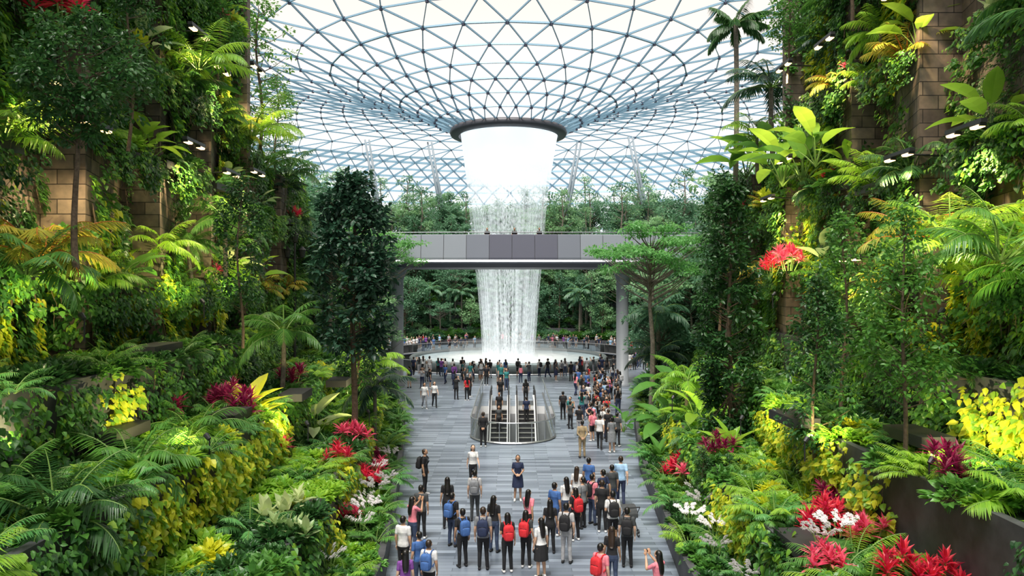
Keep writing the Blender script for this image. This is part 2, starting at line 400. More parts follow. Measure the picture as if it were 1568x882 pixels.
E0=np.concatenate(E0);E1=np.concatenate(E1);W=np.concatenate(W)
M=(E0+E1)/2; rm=np.hypot(M[:,0]-CX,M[:,1]-CY); sl=(zr(rm+.5)-zr(rm-.5))
rh=np.stack([(M[:,0]-CX)/rm,(M[:,1]-CY)/rm],1); NN=nrm(np.c_[-rh*sl[:,None],np.ones(len(rm))])
T=nrm(E1-E0); B=nrm(np.cross(T,NN)); w=W[:,None]; dp=np.where(rm>58,.42,.18)[:,None]
Vs=np.stack([E0-B*w,E0+B*w,E0+B*w-NN*dp,E0-B*w-NN*dp,E1-B*w,E1+B*w,E1+B*w-NN*dp,E1-B*w-NN*dp],1)
fb=np.array([[0,1,5,4],[1,2,6,5],[2,3,7,6],[3,0,4,7]])
M_strut=pbr('roof_strut_steel',(.19,.33,.45),.45,.1)  # blue-grey steel, lightened and blued to stand in for aerial haze
M_node=pbr('roof_node',(.07,.065,.11),.5,.3)
mb=MB(); mb.add(Vs.reshape(-1,3),(fb[None]+(np.arange(len(E0))*8)[:,None,None]).reshape(-1,4),0)
for k,(r,n,par) in enumerate(rings):
    if r<60:
        P=ringpts(r,n,par); V=[];F=[]
        an=np.arange(6)*math.pi/3; c=np.stack([np.cos(an)*.16,np.sin(an)*.16,0*an],1)
        Vn=np.concatenate([P[:,None]+c[None]-[0,0,.30],P[:,None]+c[None]+[0,0,.05]],1)
        fn=np.array([[i,(i+1)%6,6+(i+1)%6,6+i] for i in range(6)]); 
        mb.add(Vn.reshape(-1,3),[(fn[None]+(np.arange(n)*12)[:,None,None]).reshape(-1,4),(np.arange(6)[None]+(np.arange(n)*12)[:,None])],1)
obj('ceiling',mb.mesh('gridshell_roof',[M_strut,M_node]))
mb=MB(); lathe(mb,[(5.5,24.7),(6.35,24.8),(6.5,25.1),(6.35,25.5),(5.9,25.6),(5.5,25.4),(5.5,24.7)],96,0,(CX,CY))
obj('oculus_ring',mb.mesh('oculus_ring',[pbr('oculus_metal',(.07,.07,.085),.5,.2)],True))
M_colp=pbr('column_paint',(.20,.25,.30),.5)
for x,y,z0,dx in((-21.5,127,12,-3.6),(-11,130,14,-3.6),(8.3,130,14,3.6),(24.5,126,12,-4.2),(-46,108,13,3),(46,108,13,-3),(-56,72,13,2),(56,72,13,-2)):
    mb=MB()
    for off in(-.35,.35):
        top=np.array([x+dx+off,y+1,zr(math.hypot(x+dx-CX,y+1-CY))-.3]); b0=np.array([x+off*.3,y,z0]); tube(mb,[b0,(b0+top)/2,top],[.22,.27,.16],8,0)
    obj('roof_support_column',mb.mesh('roof_support_column',[M_colp],True))

# ------------------------------------------------------------ waterfall and pool
def water_mat():
    m,nt,out=new_mat('falling_water')
    uv=N(nt,'ShaderNodeUVMap'); mp=N(nt,'ShaderNodeMapping'); mp.inputs['Scale'].default_value=(90,1.6,1)
    no=N(nt,'ShaderNodeTexNoise'); no.inputs['Scale'].default_value=1; no.inputs['Detail'].default_value=6; no.inputs['Roughness'].default_value=.7
    nt.links.new(uv.outputs[0],mp.inputs[0]); nt.links.new(mp.outputs[0],no.inputs['Vector'])
    mp2=N(nt,'ShaderNodeMapping'); mp2.inputs['Scale'].default_value=(230,60,1); n2=N(nt,'ShaderNodeTexNoise'); n2.inputs['Scale'].default_value=1; n2.inputs['Detail'].default_value=2
    nt.links.new(uv.outputs[0],mp2.inputs[0]); nt.links.new(mp2.outputs[0],n2.inputs['Vector'])
    sx=N(nt,'ShaderNodeSeparateXYZ'); nt.links.new(uv.outputs[0],sx.inputs[0])
    cr=N(nt,'ShaderNodeValToRGB'); e=cr.color_ramp.elements   # v: 0 bottom, 1 top
    e[0].position=0; e[0].color=(.14,)*3+(1,); e[1].position=1; e[1].color=(1,)*3+(1,)
    for p,v in((.08,.075),(.5,.05),(.68,.05),(.77,.09),(.86,.6)):
        q=e.new(p); q.color=(v,v,v,1)
    nt.links.new(sx.outputs['Y'],cr.inputs[0])
    a=N(nt,'ShaderNodeMath',operation='MULTIPLY_ADD'); a.inputs[1].default_value=2.2; a.inputs[2].default_value=-1.08; nt.links.new(no.outputs['Fac'],a.inputs[0])
    b=N(nt,'ShaderNodeMath',operation='MULTIPLY_ADD'); b.inputs[1].default_value=1.3; b.inputs[2].default_value=-.65; nt.links.new(n2.outputs['Fac'],b.inputs[0])
    s=N(nt,'ShaderNodeMath',operation='ADD'); nt.links.new(a.outputs[0],s.inputs[0]); nt.links.new(b.outputs[0],s.inputs[1])
    s2=N(nt,'ShaderNodeMath',operation='MULTIPLY_ADD'); s2.inputs[1].default_value=2.4; nt.links.new(cr.outputs[0],s2.inputs[0]); 
    s3=N(nt,'ShaderNodeMath',operation='MULTIPLY_ADD'); s3.inputs[1].default_value=.8; s3.inputs[2].default_value=.0; nt.links.new(s.outputs[0],s3.inputs[0]); nt.links.new(s3.outputs[0],s2.inputs[2])
    s2.use_clamp=True
    tr=N(nt,'ShaderNodeBsdfTransparent'); df=N(nt,'ShaderNodeBsdfDiffuse'); df.inputs[0].default_value=(.90,.96,1,1)
    tl=N(nt,'ShaderNodeBsdfTranslucent'); tl.inputs[0].default_value=(.92,.97,1,1); em=N(nt,'ShaderNodeEmission'); em.inputs[0].default_value=(.88,.96,1,1); em.inputs[1].default_value=.3  # small emission: added glow standing in for light on the water
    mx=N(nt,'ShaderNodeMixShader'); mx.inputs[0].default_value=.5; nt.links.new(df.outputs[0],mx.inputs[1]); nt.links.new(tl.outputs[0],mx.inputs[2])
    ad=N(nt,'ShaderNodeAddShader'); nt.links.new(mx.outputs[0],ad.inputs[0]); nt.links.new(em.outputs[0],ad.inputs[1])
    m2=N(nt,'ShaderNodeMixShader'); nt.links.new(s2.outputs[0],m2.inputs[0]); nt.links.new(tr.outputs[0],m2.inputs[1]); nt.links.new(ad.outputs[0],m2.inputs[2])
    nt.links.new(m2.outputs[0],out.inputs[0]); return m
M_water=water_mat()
def curtain(name,scale,zb,zt_):
    n=128; zz=np.linspace(zb,zt_,40); rr=np.interp(zz,[0,8,14,20,25.3],[2.85,3.4,4.0,4.6,5.4])*scale
    V=[];F=[];UV=[]
    for i,z in enumerate(zz):
        for j in range(n):
            t=2*math.pi*j/n; q=rr[i]*(1+.02*math.sin(t*9+z*.3)); V.append((CX+q*math.cos(t),CY+q*math.sin(t),z))
    for i in range(len(zz)-1):
        for j in range(n):
            F.append((i*n+j,i*n+(j+1)%n,(i+1)*n+(j+1)%n,(i+1)*n+j))
            v0=(zz[i]-0)/25.3; v1=zz[i+1]/25.3; UV+=[(j/n,v0),((j+1)/n,v0),((j+1)/n,v1),(j/n,v1)]
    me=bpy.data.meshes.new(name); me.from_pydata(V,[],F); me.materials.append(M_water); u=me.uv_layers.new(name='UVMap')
    u.data.foreach_set('uv',np.array(UV).ravel()); me.polygons.foreach_set('use_smooth',[True]*len(F)); return me
wf=empty('waterfall',(0,0,0))
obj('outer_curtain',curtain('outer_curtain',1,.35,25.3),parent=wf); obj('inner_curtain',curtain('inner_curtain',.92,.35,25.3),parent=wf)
m_sp,nt,out=new_mat('water_spray'); tc=N(nt,'ShaderNodeTexCoord'); sx=N(nt,'ShaderNodeSeparateXYZ'); nt.links.new(tc.outputs['Object'],sx.inputs[0])
mr=N(nt,'ShaderNodeMapRange'); mr.inputs[1].default_value=.3; mr.inputs[2].default_value=2.4; mr.inputs[3].default_value=.30; mr.inputs[4].default_value=0; nt.links.new(sx.outputs['Z'],mr.inputs[0])
no=N(nt,'ShaderNodeTexNoise'); no.inputs['Scale'].default_value=.7; no.inputs['Detail'].default_value=5; nt.links.new(tc.outputs['Object'],no.inputs['Vector'])
mu=N(nt,'ShaderNodeMath',operation='MULTIPLY'); nt.links.new(mr.outputs[0],mu.inputs[0]); nt.links.new(no.outputs['Fac'],mu.inputs[1])
tr=N(nt,'ShaderNodeBsdfTransparent'); df=N(nt,'ShaderNodeBsdfTranslucent'); df.inputs[0].default_value=(.95,.98,1,1); mx=N(nt,'ShaderNodeMixShader')
nt.links.new(mu.outputs[0],mx.inputs[0]); nt.links.new(tr.outputs[0],mx.inputs[1]); nt.links.new(df.outputs[0],mx.inputs[2]); nt.links.new(mx.outputs[0],out.inputs[0])
mb=MB()
for k in range(3): lathe(mb,[(3.3+k*1.7,.32),(3.25+k*1.6,1.2),(3.2+k*1.5,2.4)],64,0,(CX,CY))
obj('spray',mb.mesh('spray',[m_sp],True),parent=wf)
def pool_mat():
    m,nt,out=new_mat('pool_water'); tc=N(nt,'ShaderNodeTexCoord'); ln=N(nt,'ShaderNodeVectorMath',operation='LENGTH'); nt.links.new(tc.outputs['Object'],ln.inputs[0])
    no=N(nt,'ShaderNodeTexNoise'); no.inputs['Scale'].default_value=1.3; no.inputs['Detail'].default_value=5; nt.links.new(tc.outputs['Object'],no.inputs['Vector'])
    a=N(nt,'ShaderNodeMath',operation='MULTIPLY_ADD'); a.inputs[1].default_value=.11; nt.links.new(ln.outputs['Value'],a.inputs[0])
    b=N(nt,'ShaderNodeMath',operation='MULTIPLY_ADD'); b.inputs[1].default_value=.5; b.inputs[2].default_value=-.3; nt.links.new(no.outputs['Fac'],b.inputs[0]); nt.links.new(b.outputs[0],a.inputs[2])
    cr=N(nt,'ShaderNodeValToRGB'); cr.color_ramp.elements[0].position=.35; cr.color_ramp.elements[0].color=(.92,.96,.98,1); cr.color_ramp.elements[1].position=1; cr.color_ramp.elements[1].color=(.34,.44,.49,1)
    nt.links.new(a.outputs[0],cr.inputs[0]); p=N(nt,'ShaderNodeBsdfPrincipled'); p.inputs['Roughness'].default_value=.25
    bp=N(nt,'ShaderNodeBump'); bp.inputs['Strength'].default_value=.4; nt.links.new(no.outputs['Fac'],bp.inputs['Height']); nt.links.new(bp.outputs[0],p.inputs['Normal'])
    nt.links.new(cr.outputs[0],p.inputs['Base Color']); nt.links.new(p.outputs[0],out.inputs[0]); return m
mb=MB(); lathe(mb,[(0.01,.3),(3,.34),(10.2,.3)],96,0); lathe(mb,[(10.2,.2),(10.2,.55),(10.75,.6),(10.9,.45),(10.6,-.6),(8,-2.6),(3,-3.6)],96,1); lathe(mb,[(0,-4.6),(14.4,-4.6),(14.4,-.02)],96,2)
obj('waterfall_pool',mb.mesh('waterfall_pool',[pool_mat(),pbr('bowl_rim',(.12,.14,.15),.3),pbr('void_wall',(.05,.055,.06),.7)],True),(CX,CY,0))
M_glass,nt,out=new_mat('clear_glass'); tr=N(nt,'ShaderNodeBsdfTransparent'); tr.inputs[0].default_value=(.86,.93,.92,1); gl=N(nt,'ShaderNodeBsdfGlossy'); gl.inputs['Roughness'].default_value=.05
fr=N(nt,'ShaderNodeFresnel'); fr.inputs[0].default_value=1.45; mx=N(nt,'ShaderNodeMixShader'); nt.links.new(fr.outputs[0],mx.inputs[0]); nt.links.new(tr.outputs[0],mx.inputs[1]); nt.links.new(gl.outputs[0],mx.inputs[2]); nt.links.new(mx.outputs[0],out.inputs[0])
def balustrade(name,pts,h=1.1,z0=0,closed=False,step=6):
    mb=MB(); pts=np.asarray(pts,float); n=len(pts); k=np.arange(n if closed else n-1); k2=(k+1)%n
    V=np.concatenate([np.c_[pts,np.full(n,z0+.05)],np.c_[pts,np.full(n,z0+h-.04)]]); mb.add(V,np.stack([k,k2,n+k2,n+k],1),0)
    tube(mb,np.c_[pts,np.full(n,z0+h)],.035,6,1,closed=closed); tube(mb,np.c_[pts,np.full(n,z0+.06)],.06,4,1,closed=closed)
    for i in range(0,n,step): tube(mb,[[*pts[i],z0],[*pts[i],z0+h]],.02,5,1)
    return obj(name,mb.mesh(name,[M_glass,M_steel]))
an=np.linspace(0,2*math.pi,121)[:-1]
balustrade('pool_balustrade',np.stack([CX+14.5*np.cos(an),CY+14.5*np.sin(an)],1),closed=True,step=3)
st=[(HX-HR-.12,y) for y in (56,54.5,53,51.5)]+stadium(.12,26)+[(HX+HR+.12,y) for y in (51.5,53,54.5,56)]
balustrade('escalator_balustrade',st,step=3)

mb=MB(); sp=np.array(stadium(0,26)); n=len(sp); k=np.arange(n); V=np.concatenate([np.c_[sp,np.full(n,0.02)],np.c_[sp,np.full(n,-.5)],np.c_[sp,np.full(n,-8)]])
mb.add(V,np.stack([k,(k+1)%n,n+(k+1)%n,n+k],1),0); mb.add(V[n:],np.stack([k,(k+1)%n,n+(k+1)%n,n+k],1),1); mb.add(V[2*n:],np.arange(n)[None],2)
obj('escalator_well',mb.mesh('escalator_well',[pbr('fascia_white',(.75,.76,.78),.4),pbr('well_wall',(.35,.36,.38),.6),pbr('well_floor',(.08,.08,.09),.6)]))
M_step=pbr('escalator_step',(.07,.07,.075),.4,.5); M_wp=pbr('escalator_white_panel',(.8,.81,.83),.35); M_rub=pbr('rubber_black',(.01,.01,.012),.4)
M_edge=pbr('step_edge',(.5,.5,.45),.5)
def escalator(x0):
    mb=MB(); w=.52; prof=[(52.3,0.03),(50.2,.03)]
    y,z=50.2,.03
    for i in range(24):
        z-=.23; prof.append((y,z)); y-=.4; prof.append((y,z))
    P=np.array([(s,a,b) for a,b in prof for s in(x0-w,x0+w)]); q=np.arange(len(prof)-1); mb.add(P,np.stack([2*q,2*q+1,2*q+3,2*q+2],1),0)
    for i in range(24): box(mb,(x0,50.2-.4*i-.02,.03-.23*i-.012),(2*w,.045,.03),3)
    line=lambda off:[(53.2,.03+off),(50.4,.03+off),(50.2-9.6,.03-5.52+off)]
    for sx in(-1,1):
        X=x0+sx*(w+.10)
        lo=line(-.35); hi=line(.28); hh=line(.95)
        for xa in(-.1,.1):
            V=np.array([(X+xa,a,b) for a,b in lo]+[(X+xa,a,b) for a,b in hi]); mb.add(V,np.array([[0,1,4,3],[1,2,5,4]]),1)
        V=np.array([(X-.1,a,b) for a,b in hi]+[(X+.1,a,b) for a,b in hi]); mb.add(V,np.array([[0,1,4,3],[1,2,5,4]]),1)
        V=np.array([(X,a,b) for a,b in hi]+[(X,a,b) for a,b in hh]); mb.add(V,np.array([[0,1,4,3],[1,2,5,4]]),4)
        t=np.linspace(-math.pi/2,math.pi/2,8); nose=[(X,53.2+.33*math.cos(a),.65+.33*math.sin(a)) for a in t]
        tube(mb,nose+[(X,a,b) for a,b in hh[1:]],.045,6,2)
    return obj('escalator',mb.mesh('escalator',[M_step,M_wp,M_rub,M_edge,M_glass]))
escalator(-.85); escalator(.95)

# ------------------------------------------------------------ bridge
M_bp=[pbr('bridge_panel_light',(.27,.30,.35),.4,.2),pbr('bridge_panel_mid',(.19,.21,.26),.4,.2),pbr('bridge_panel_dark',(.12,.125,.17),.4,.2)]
mb=MB(); Y0=58.6
def bcy(x): return Y0+.0035*x*x
xs=np.arange(-30.6,31,1.8)
for i,x in enumerate(xs[:-1]):
    xa,xb=x+.02,x+1.78; xm=(xa+xb)/2; ya,yb=bcy(xa),bcy(xb)
    prof=[(0,12.25),(-.12,12.2),(-.45,10.4),(-.45,10.25),(-.1,10.1)]
    V=np.array([(xx,yy+a,b) for a,b in prof for xx,yy in((xa,ya),(xb,yb))]); q=np.arange(4)
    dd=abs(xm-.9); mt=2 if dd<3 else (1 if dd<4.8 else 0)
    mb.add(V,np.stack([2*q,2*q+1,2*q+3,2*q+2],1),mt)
xx=np.linspace(-31,31,60); yy=bcy(xx)
for prof,mt in(([(.04,12.2),(-.40,10.3),(.1,10.0),(.9,9.65),(3.2,9.55),(4.4,10.1),(4.4,12.2),(4.2,12.2),(4.2,11.2),(.2,11.2),(.2,12.2),(.04,12.2)],3),([(-.5,10.22),(-.62,10.05),(-.5,9.95),(.1,10.0)],4)):
    V=np.array([(a,b+p,q) for p,q in prof for a,b in zip(xx,yy)]); n=60; k=np.arange(n-1); 
    for i in range(len(prof)-1): mb.add(V[i*n:(i+2)*n],np.stack([k,k+1,n+k+1,n+k],1),mt)
tube(mb,np.c_[xx,yy+.05,np.full(60,12.42)],.04,6,5)
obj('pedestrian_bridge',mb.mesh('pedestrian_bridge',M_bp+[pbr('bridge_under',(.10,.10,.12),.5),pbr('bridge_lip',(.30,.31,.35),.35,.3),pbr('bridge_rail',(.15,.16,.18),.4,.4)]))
M_pil=pbr('pillar_paint',(.25,.27,.30),.5)
for x in(9.0,-9.35):
    mb=MB(); lathe(mb,[(.62,0),(.62,.25),(.5,.3),(.5,8.6),(.8,9.5),(.8,9.7)],24,0,(x,60.3))
    obj('bridge_pillar',mb.mesh('bridge_pillar',[M_pil],True))

# ------------------------------------------------------------ plant meshes
VD=[m_vine('vine_dark',230,.75,.17,T_heart,(L_dark,L_mid),.3) for _ in range(3)]
VM=[m_vine('vine_mid',230,.75,.18,T_heart,(L_mid,L_bright),.25) for _ in range(3)]
VY=[m_vine('vine_yellow',220,.7,.20,T_heart,(L_yel,L_bright),.4) for _ in range(2)]
VF=[m_vine('vine_fine',300,.8,.11,T_oval,(L_mid,L_dark),.4) for _ in range(2)]
BD=[m_bush('bush_dark',260,.62,.17,T_oval,(L_dark,)) for _ in range(2)]
BM=[m_bush('bush_mid',260,.62,.18,T_heart,(L_mid,)) for _ in range(2)]
BB=[m_bush('bush_bright',240,.6,.19,T_heart,(L_bright,)) for _ in range(2)]
BY=[m_bush('bush_yellow',240,.55,.18,T_oval,(L_yel,))]
FERN=[m_palm('fern_'+str(i),15,.75,(.2,1.1),(.9,1.5),20,.17,1.6,(m,M_stem)) for i,m in enumerate((L_mid,L_bright,L_fresh))]
AREC=[m_palm('areca_'+str(i),15,1.7,(.35,1.4),(1.0,1.8),26,.5,1.2,(m,s)) for i,(m,s) in enumerate(((L_mid,M_stem),(L_bright,M_stem),(L_dark,M_stem),(L_gold,M_stemo)))]
PALMT=[m_palm('palm_t'+str(i),16,1.8,(-.1,1.3),(1.0,1.8),28,.5,1.3,(m,M_stem),trunk=t,tr=.07) for i,(m,t) in enumerate(((L_mid,2.2),(L_bright,1.6),(L_blue,2.6)))]
CORD=[m_rosette('cordyline_'+str(i),7,26,.34,ws=1.05,mats=(m,),stemh=.7,elev=(.2,1.5)) for i,m in enumerate((L_red,L_pink,L_maroon))]
CROT=[m_rosette('croton_'+str(i),4,16,.45,T_oval,.8,(m,)) for i,m in enumerate((L_yel,L_gold,L_vari))]
PADD=[m_paddle('paddle_'+str(i),9,1.1,(m,M_stem),.9) for i,m in enumerate((L_mid,L_bright,L_vari))]
BIRDN=[m_rosette('birdnest_'+str(i),1,22,1.0,T_paddle,.8,(m,),.3,(.3,1.4)) for i,m in enumerate((L_bright,L_yel,L_mid))]
def m_orchid():
    mb=MB()
    for s in range(7):
        a=s*2.4; K=8; t=np.linspace(0,1,K); r=.1+.35*t**1.5; h=.25+.75*t-.35*t**3
        pts=np.stack([r*math.cos(a),r*math.sin(a),h],1); tube(mb,pts,.008,4,1,cap=False)
        for q in range(8):
            u=.45+.55*q/8; p=np.array([np.interp(u,t,pts[:,i]) for i in range(3)])+rng.normal(scale=.02,size=3)
            dd=np.array([[math.cos(b),math.sin(b)*.6,math.sin(b)*.7+.1] for b in np.arange(5)*1.2566])
            place(mb,T_heart,np.tile(p,(5,1)),dd,np.tile([0,-1,.3],(5,1)),.065,0)
    k=np.arange(12); d=np.stack([np.cos(k*2.4),np.sin(k*2.4),.5+0*k],1); place(mb,T_oval,np.zeros((12,3)),d,np.tile([0,0,1.],(12,1)),.4,2)
    return mb.mesh('orchid',[L_white,M_stem,L_mid])
ORCH=m_orchid()

def colt(name,z0,z1,R,n,mats,leaf,npc,T=T_oval,cr=.38,h0=0,tr=.1,pw=.6,low=.5):
    tk=[[.06*math.sin(z),.05*math.cos(z*1.3),z] for z in np.linspace(h0,z1-.3,9)]
    return m_tree(name,tk,tr,column_c(n,z0,z1,R,pw,low),cr,npc,leaf,T,mats,.9)
T_DARKL=colt('tree_dark',3.6,10.3,1.55,135,(L_blue,),.25,52,cr=.46,tr=.13,pw=.6)
T_COLR=colt('tree_column',.4,9.7,1.15,190,(L_dark,),.20,42,cr=.36,tr=.10,pw=.4)
T_SPARSE=[m_tree('tree_sparse%d'%i,[[.1*math.sin(z*1.1+i),.1*math.cos(z),z] for z in np.linspace(0,5.4,9)],.06,column_c(75,1.6,6.3,.95),.32,38,.14,T_oval,(mt,),1) for i,mt in enumerate((L_dark,L_mid))]
T_BIG=m_tree('tree_big',[[.15*math.sin(z*.7),.1*math.cos(z),z] for z in np.linspace(0,6.5,9)],.10,round_c(110,(0,0,5.6),(1.7,1.7,2.0)),.42,46,.17,T_oval,(L_dark,),.8)
T_AIRY=m_tree('tree_airy',[[.15*math.sin(z*.9),.1*math.cos(z),z] for z in np.linspace(0,7.2,9)],.09,column_c(60,1.8,7.8,1.7,.5),.42,30,.17,T_oval,(L_mid,),.6)
cl=[]
for i in range(26):
    a=i*2.4; r=3.0*math.sqrt((i+.5)/26); zc=9.9-.13*r*r+rng.uniform(-1.2,.8)
    for q in range(7): cl.append((r*math.cos(a)+rng.normal(scale=.5),r*math.sin(a)+rng.normal(scale=.5),zc+rng.normal(scale=.07)))
T_LAYER=m_tree('tree_layer',[[0,0,0],[-.1,0,2],[-.15,0,4],[.05,.05,6],[.1,0,7.6],[0,0,9]],.17,cl,.52,50,.17,T_oval,(L_fresh,),.28,M_barkg,upb=.9)
def forest_round(i,mt): return m_tree('forest_round%d'%i,[[0,0,0],[.1,0,2],[0,.1,4.5]],.16,round_c(55,(0,0,5.0),(2.2,2.2,2.0)),.62,26,.32,T_cheap,(mt,),.7)
def forest_layer(i,mt):
    c=[]
    for k in range(16):
        a=k*2.4; r=2.8*math.sqrt((k+.5)/16); zc=6.6-.12*r*r+rng.uniform(-.9,.6)
        for q in range(4): c.append((r*math.cos(a)+rng.normal(scale=.5),r*math.sin(a)+rng.normal(scale=.5),zc))
    return m_tree('forest_layer%d'%i,[[0,0,0],[.1,0,3],[0,.1,6]],.13,c,.6,26,.28,T_cheap,(mt,),.3,M_barkg,upb=.9)
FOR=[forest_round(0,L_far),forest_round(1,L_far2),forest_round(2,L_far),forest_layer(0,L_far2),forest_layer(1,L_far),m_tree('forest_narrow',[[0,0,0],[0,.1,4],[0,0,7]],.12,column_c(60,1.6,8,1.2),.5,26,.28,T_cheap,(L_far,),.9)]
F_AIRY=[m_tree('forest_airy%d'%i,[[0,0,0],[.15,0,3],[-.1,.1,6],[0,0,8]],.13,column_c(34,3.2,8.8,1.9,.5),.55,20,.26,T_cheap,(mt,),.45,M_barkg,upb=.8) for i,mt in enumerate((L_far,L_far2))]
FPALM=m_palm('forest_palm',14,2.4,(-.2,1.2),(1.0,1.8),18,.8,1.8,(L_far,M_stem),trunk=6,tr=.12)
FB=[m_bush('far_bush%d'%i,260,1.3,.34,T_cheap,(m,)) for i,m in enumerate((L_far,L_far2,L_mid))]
TALLP=m_palm('tall_palm',15,2.0,(-.25,1.0),(.8,1.5),30,.62,2.4,(L_dark,M_stem),trunk=18.5,tr=.13,sag=.75)

# ------------------------------------------------------------ planting: walls
veg=empty('climbing_vines'); tv=empty('terrace_shrubs'); fv=empty('forest_understory')
def pick(l): return l[rng.integers(len(l))]
def fbm(x,y,sd=0):
    return (math.sin(x*.9+sd)+math.sin(y*1.3+sd*2+x*.5)+math.sin(x*2.1-y*.8+sd*3)+math.sin(y*2.7+x*1.7+sd))/4
YL=[(18,5.5,2.3),(17,8.8,1.8),(24,6.6,2.1),(29,6.5,2.1),(31,16,2.6),(30,12,1.7),(27,20,1.8),(21.5,9.5,1.6)]  # left wall: warm lamp light painted as patches of yellow-green leaves
YR=[(15,9.5,2.0),(18,11,2.0),(24,16,2.1),(30,14,2.4),(32,10,2.1),(21,6.5,1.9),(31,18,2.4),(26,8,1.8),(28,20,1.5)]  # right wall: lamp-lit patches painted with yellow-green leaves likewise
BAREL=[(20.9,12,2.8),(20.9,17,2.4),(25.3,10.6,2.1),(25.3,14.6,1.8),(37,10.5,3.4),(25,19,1.5),(15.5,15,2.3),(15.5,11,1.6),(29.5,10.8,2),(29.5,15,1.6),(18,11,1.5),(18,18,1.5)]
BARER=[(22.5,15,3.0),(22.5,11,1.8),(27,13.3,1.9),(17,15.5,2.6),(27,7.5,1.6),(20,17.5,1.8),(19.5,10.2,1.3),(17,11,1.7),(14.5,13,1.5)]
def cover(sg,pts,yel,bare):
    for i in range(len(pts)-1):
        (x0,y0),(x1,y1)=pts[i],pts[i+1]
        if y1<5 or abs(x1)>16: continue
        l=math.hypot(x1-x0,y1-y0); tx,ty=(x1-x0)/l,(y1-y0)/l
        nx,ny=(ty,-tx) if sg<0 else (-ty,tx)
        if nx*(-sg)<-.1: nx,ny=-nx,-ny
        if abs(nx)<.2 and ny>0: nx,ny=-nx,-ny
        th=math.atan2(nx,-ny); zmax=22.8 if y1<=YT_ else 14.3
        nu=max(1,int(l/.72)); nz=int((zmax-4.5)/.72)
        for a in range(nu):
            for b in range(nz):
                u=(a+.5+rng.uniform(-.4,.4))/nu; z=4.6+(b+rng.uniform(0,1))*.72
                x=x0+(x1-x0)*u; y=y0+(y1-y0)*u
                if y<7: continue
                f=fbm(y*.55,z*.5,sg*1.7)
                prob=.84 if f>-.3 else .42
                for (by,bz,br) in bare:
                    if (y-by)**2+(z-bz)**2<br*br: prob*=.07 if l<2 else .2
                if z>20.0: prob=max(prob,.85)
                if rng.random()>prob: continue
                isy=any((y-a_)**2+(z-b_)**2<c_*c_ for a_,b_,c_ in yel)
                if isy and rng.random()<.62: me=pick(VY)
                else:
                    g=fbm(y*.4+3,z*.6+1,sg*4.1)
                    me=pick(VD) if g<-.05 else (pick(VM) if g<.35 else pick(VF))
                obj('vine_patch',me,(x+nx*.08,y+ny*.08,z),(rng.uniform(-.25,.15),rng.uniform(-.5,.5),th+rng.uniform(-.3,.3)),rng.uniform(.75,1.2),veg)
cover(-1,WL,YL,BAREL); cover(1,WR,YR,BARER)
M_trough=pbr('trough_metal',(.03,.03,.033),.5)
mb=MB(); ledges=[]
for sg,breaks,xin in((-1,[10,15.5,20.8,25.2,29.5,33.5,39,45],12.0),(1,[11,17,22.5,27,33.5,39,44],12.4)):
    for bi in range(len(breaks)-1):
        y0,y1=breaks[bi],breaks[bi+1]
        for z in (8.1,11.8,15.2,18.6):
            if y0>=33 and z>13: continue
            zz=z+rng.uniform(-.5,.5)
            ya=y0+.2; yb=min(y1-.3,ya+rng.uniform(2.2,4.2)); x=sg*(xin+.35)
            box(mb,(x-sg*.05,(ya+yb)/2,zz),(.9,yb-ya,.28)); ledges.append((sg,x-sg*.1,ya,yb,zz+.12))
for x,y,z,l in((-8.2,21.5,4.3,1.6),(-7.6,26,4.25,1.6),(-9.6,18.0,4.5,1.8),(-5.4,19.0,2.3,1.2),(-7.0,30,4.2,1.5),(8.0,21,4.3,1.6),(9.6,17.5,4.5,1.6),(6.4,16.2,2.4,1.4),(-10.6,22,6.2,2.0),(11.0,24,6.2,2)):
    box(mb,(x,y,z),(.8,l,.26),rz=.05)
obj('planter_trough',mb.mesh('planter_trough',[M_trough]))
for sg,x,ya,yb,z in ledges:
    y=ya+.3
    while y<yb-.2:
        q=rng.random()
        L=(x-sg*rng.uniform(0,.35),y,z)
        if q<.27: obj('areca_palm',AREC[rng.choice([0,1,2,1,0,3])],L,(rng.uniform(-.1,.1),-sg*.18,rng.uniform(0,6.3)),rng.uniform(.6,1.05)); y+=.5
        elif q<.33: obj('small_palm_tree',pick(PALMT),L,(0,-sg*.08,rng.uniform(0,6.3)),rng.uniform(.6,.85)); y+=.5
        elif q<.37: obj('cordyline_plant',CORD[rng.choice([0,1,2])],L,(0,0,rng.uniform(0,6.3)),rng.uniform(.7,1.0))
        elif q<.44: obj('croton_plant',pick(CROT),L,(0,0,rng.uniform(0,6.3)),rng.uniform(.8,1.2))
        elif q<.51: obj('broadleaf_plant',pick(PADD),L,(0,-sg*.1,rng.uniform(0,6.3)),rng.uniform(.6,1.0))
        elif q<.66: obj('fern_plant',pick(FERN),L,(0,-sg*.3,rng.uniform(0,6.3)),rng.uniform(.9,1.5))
        else: obj('shrub',pick(BD+BM+BB),L,(0,0,rng.uniform(0,6.3)),rng.uniform(.8,1.3),tv)
        y+=rng.uniform(.45,.8)
    for y in np.arange(ya+.2,yb,.55):
        if rng.random()<.75: obj('vine_patch',pick(VD+VM+VM),(x-sg*.5,y,z-.45),(0,rng.uniform(-.3,.3),-sg*1.35+0),rng.uniform(.6,.95),veg)
YT=[(-8,18.5),(-7,24),(-6.5,30),(9,20),(8.5,24.5),(10,16.5),(7.5,31),(-8,36),(-6,20.5),(7,20),(-7.5,15.5)]  # terrace spots where lamp light is painted in by yellower leaves
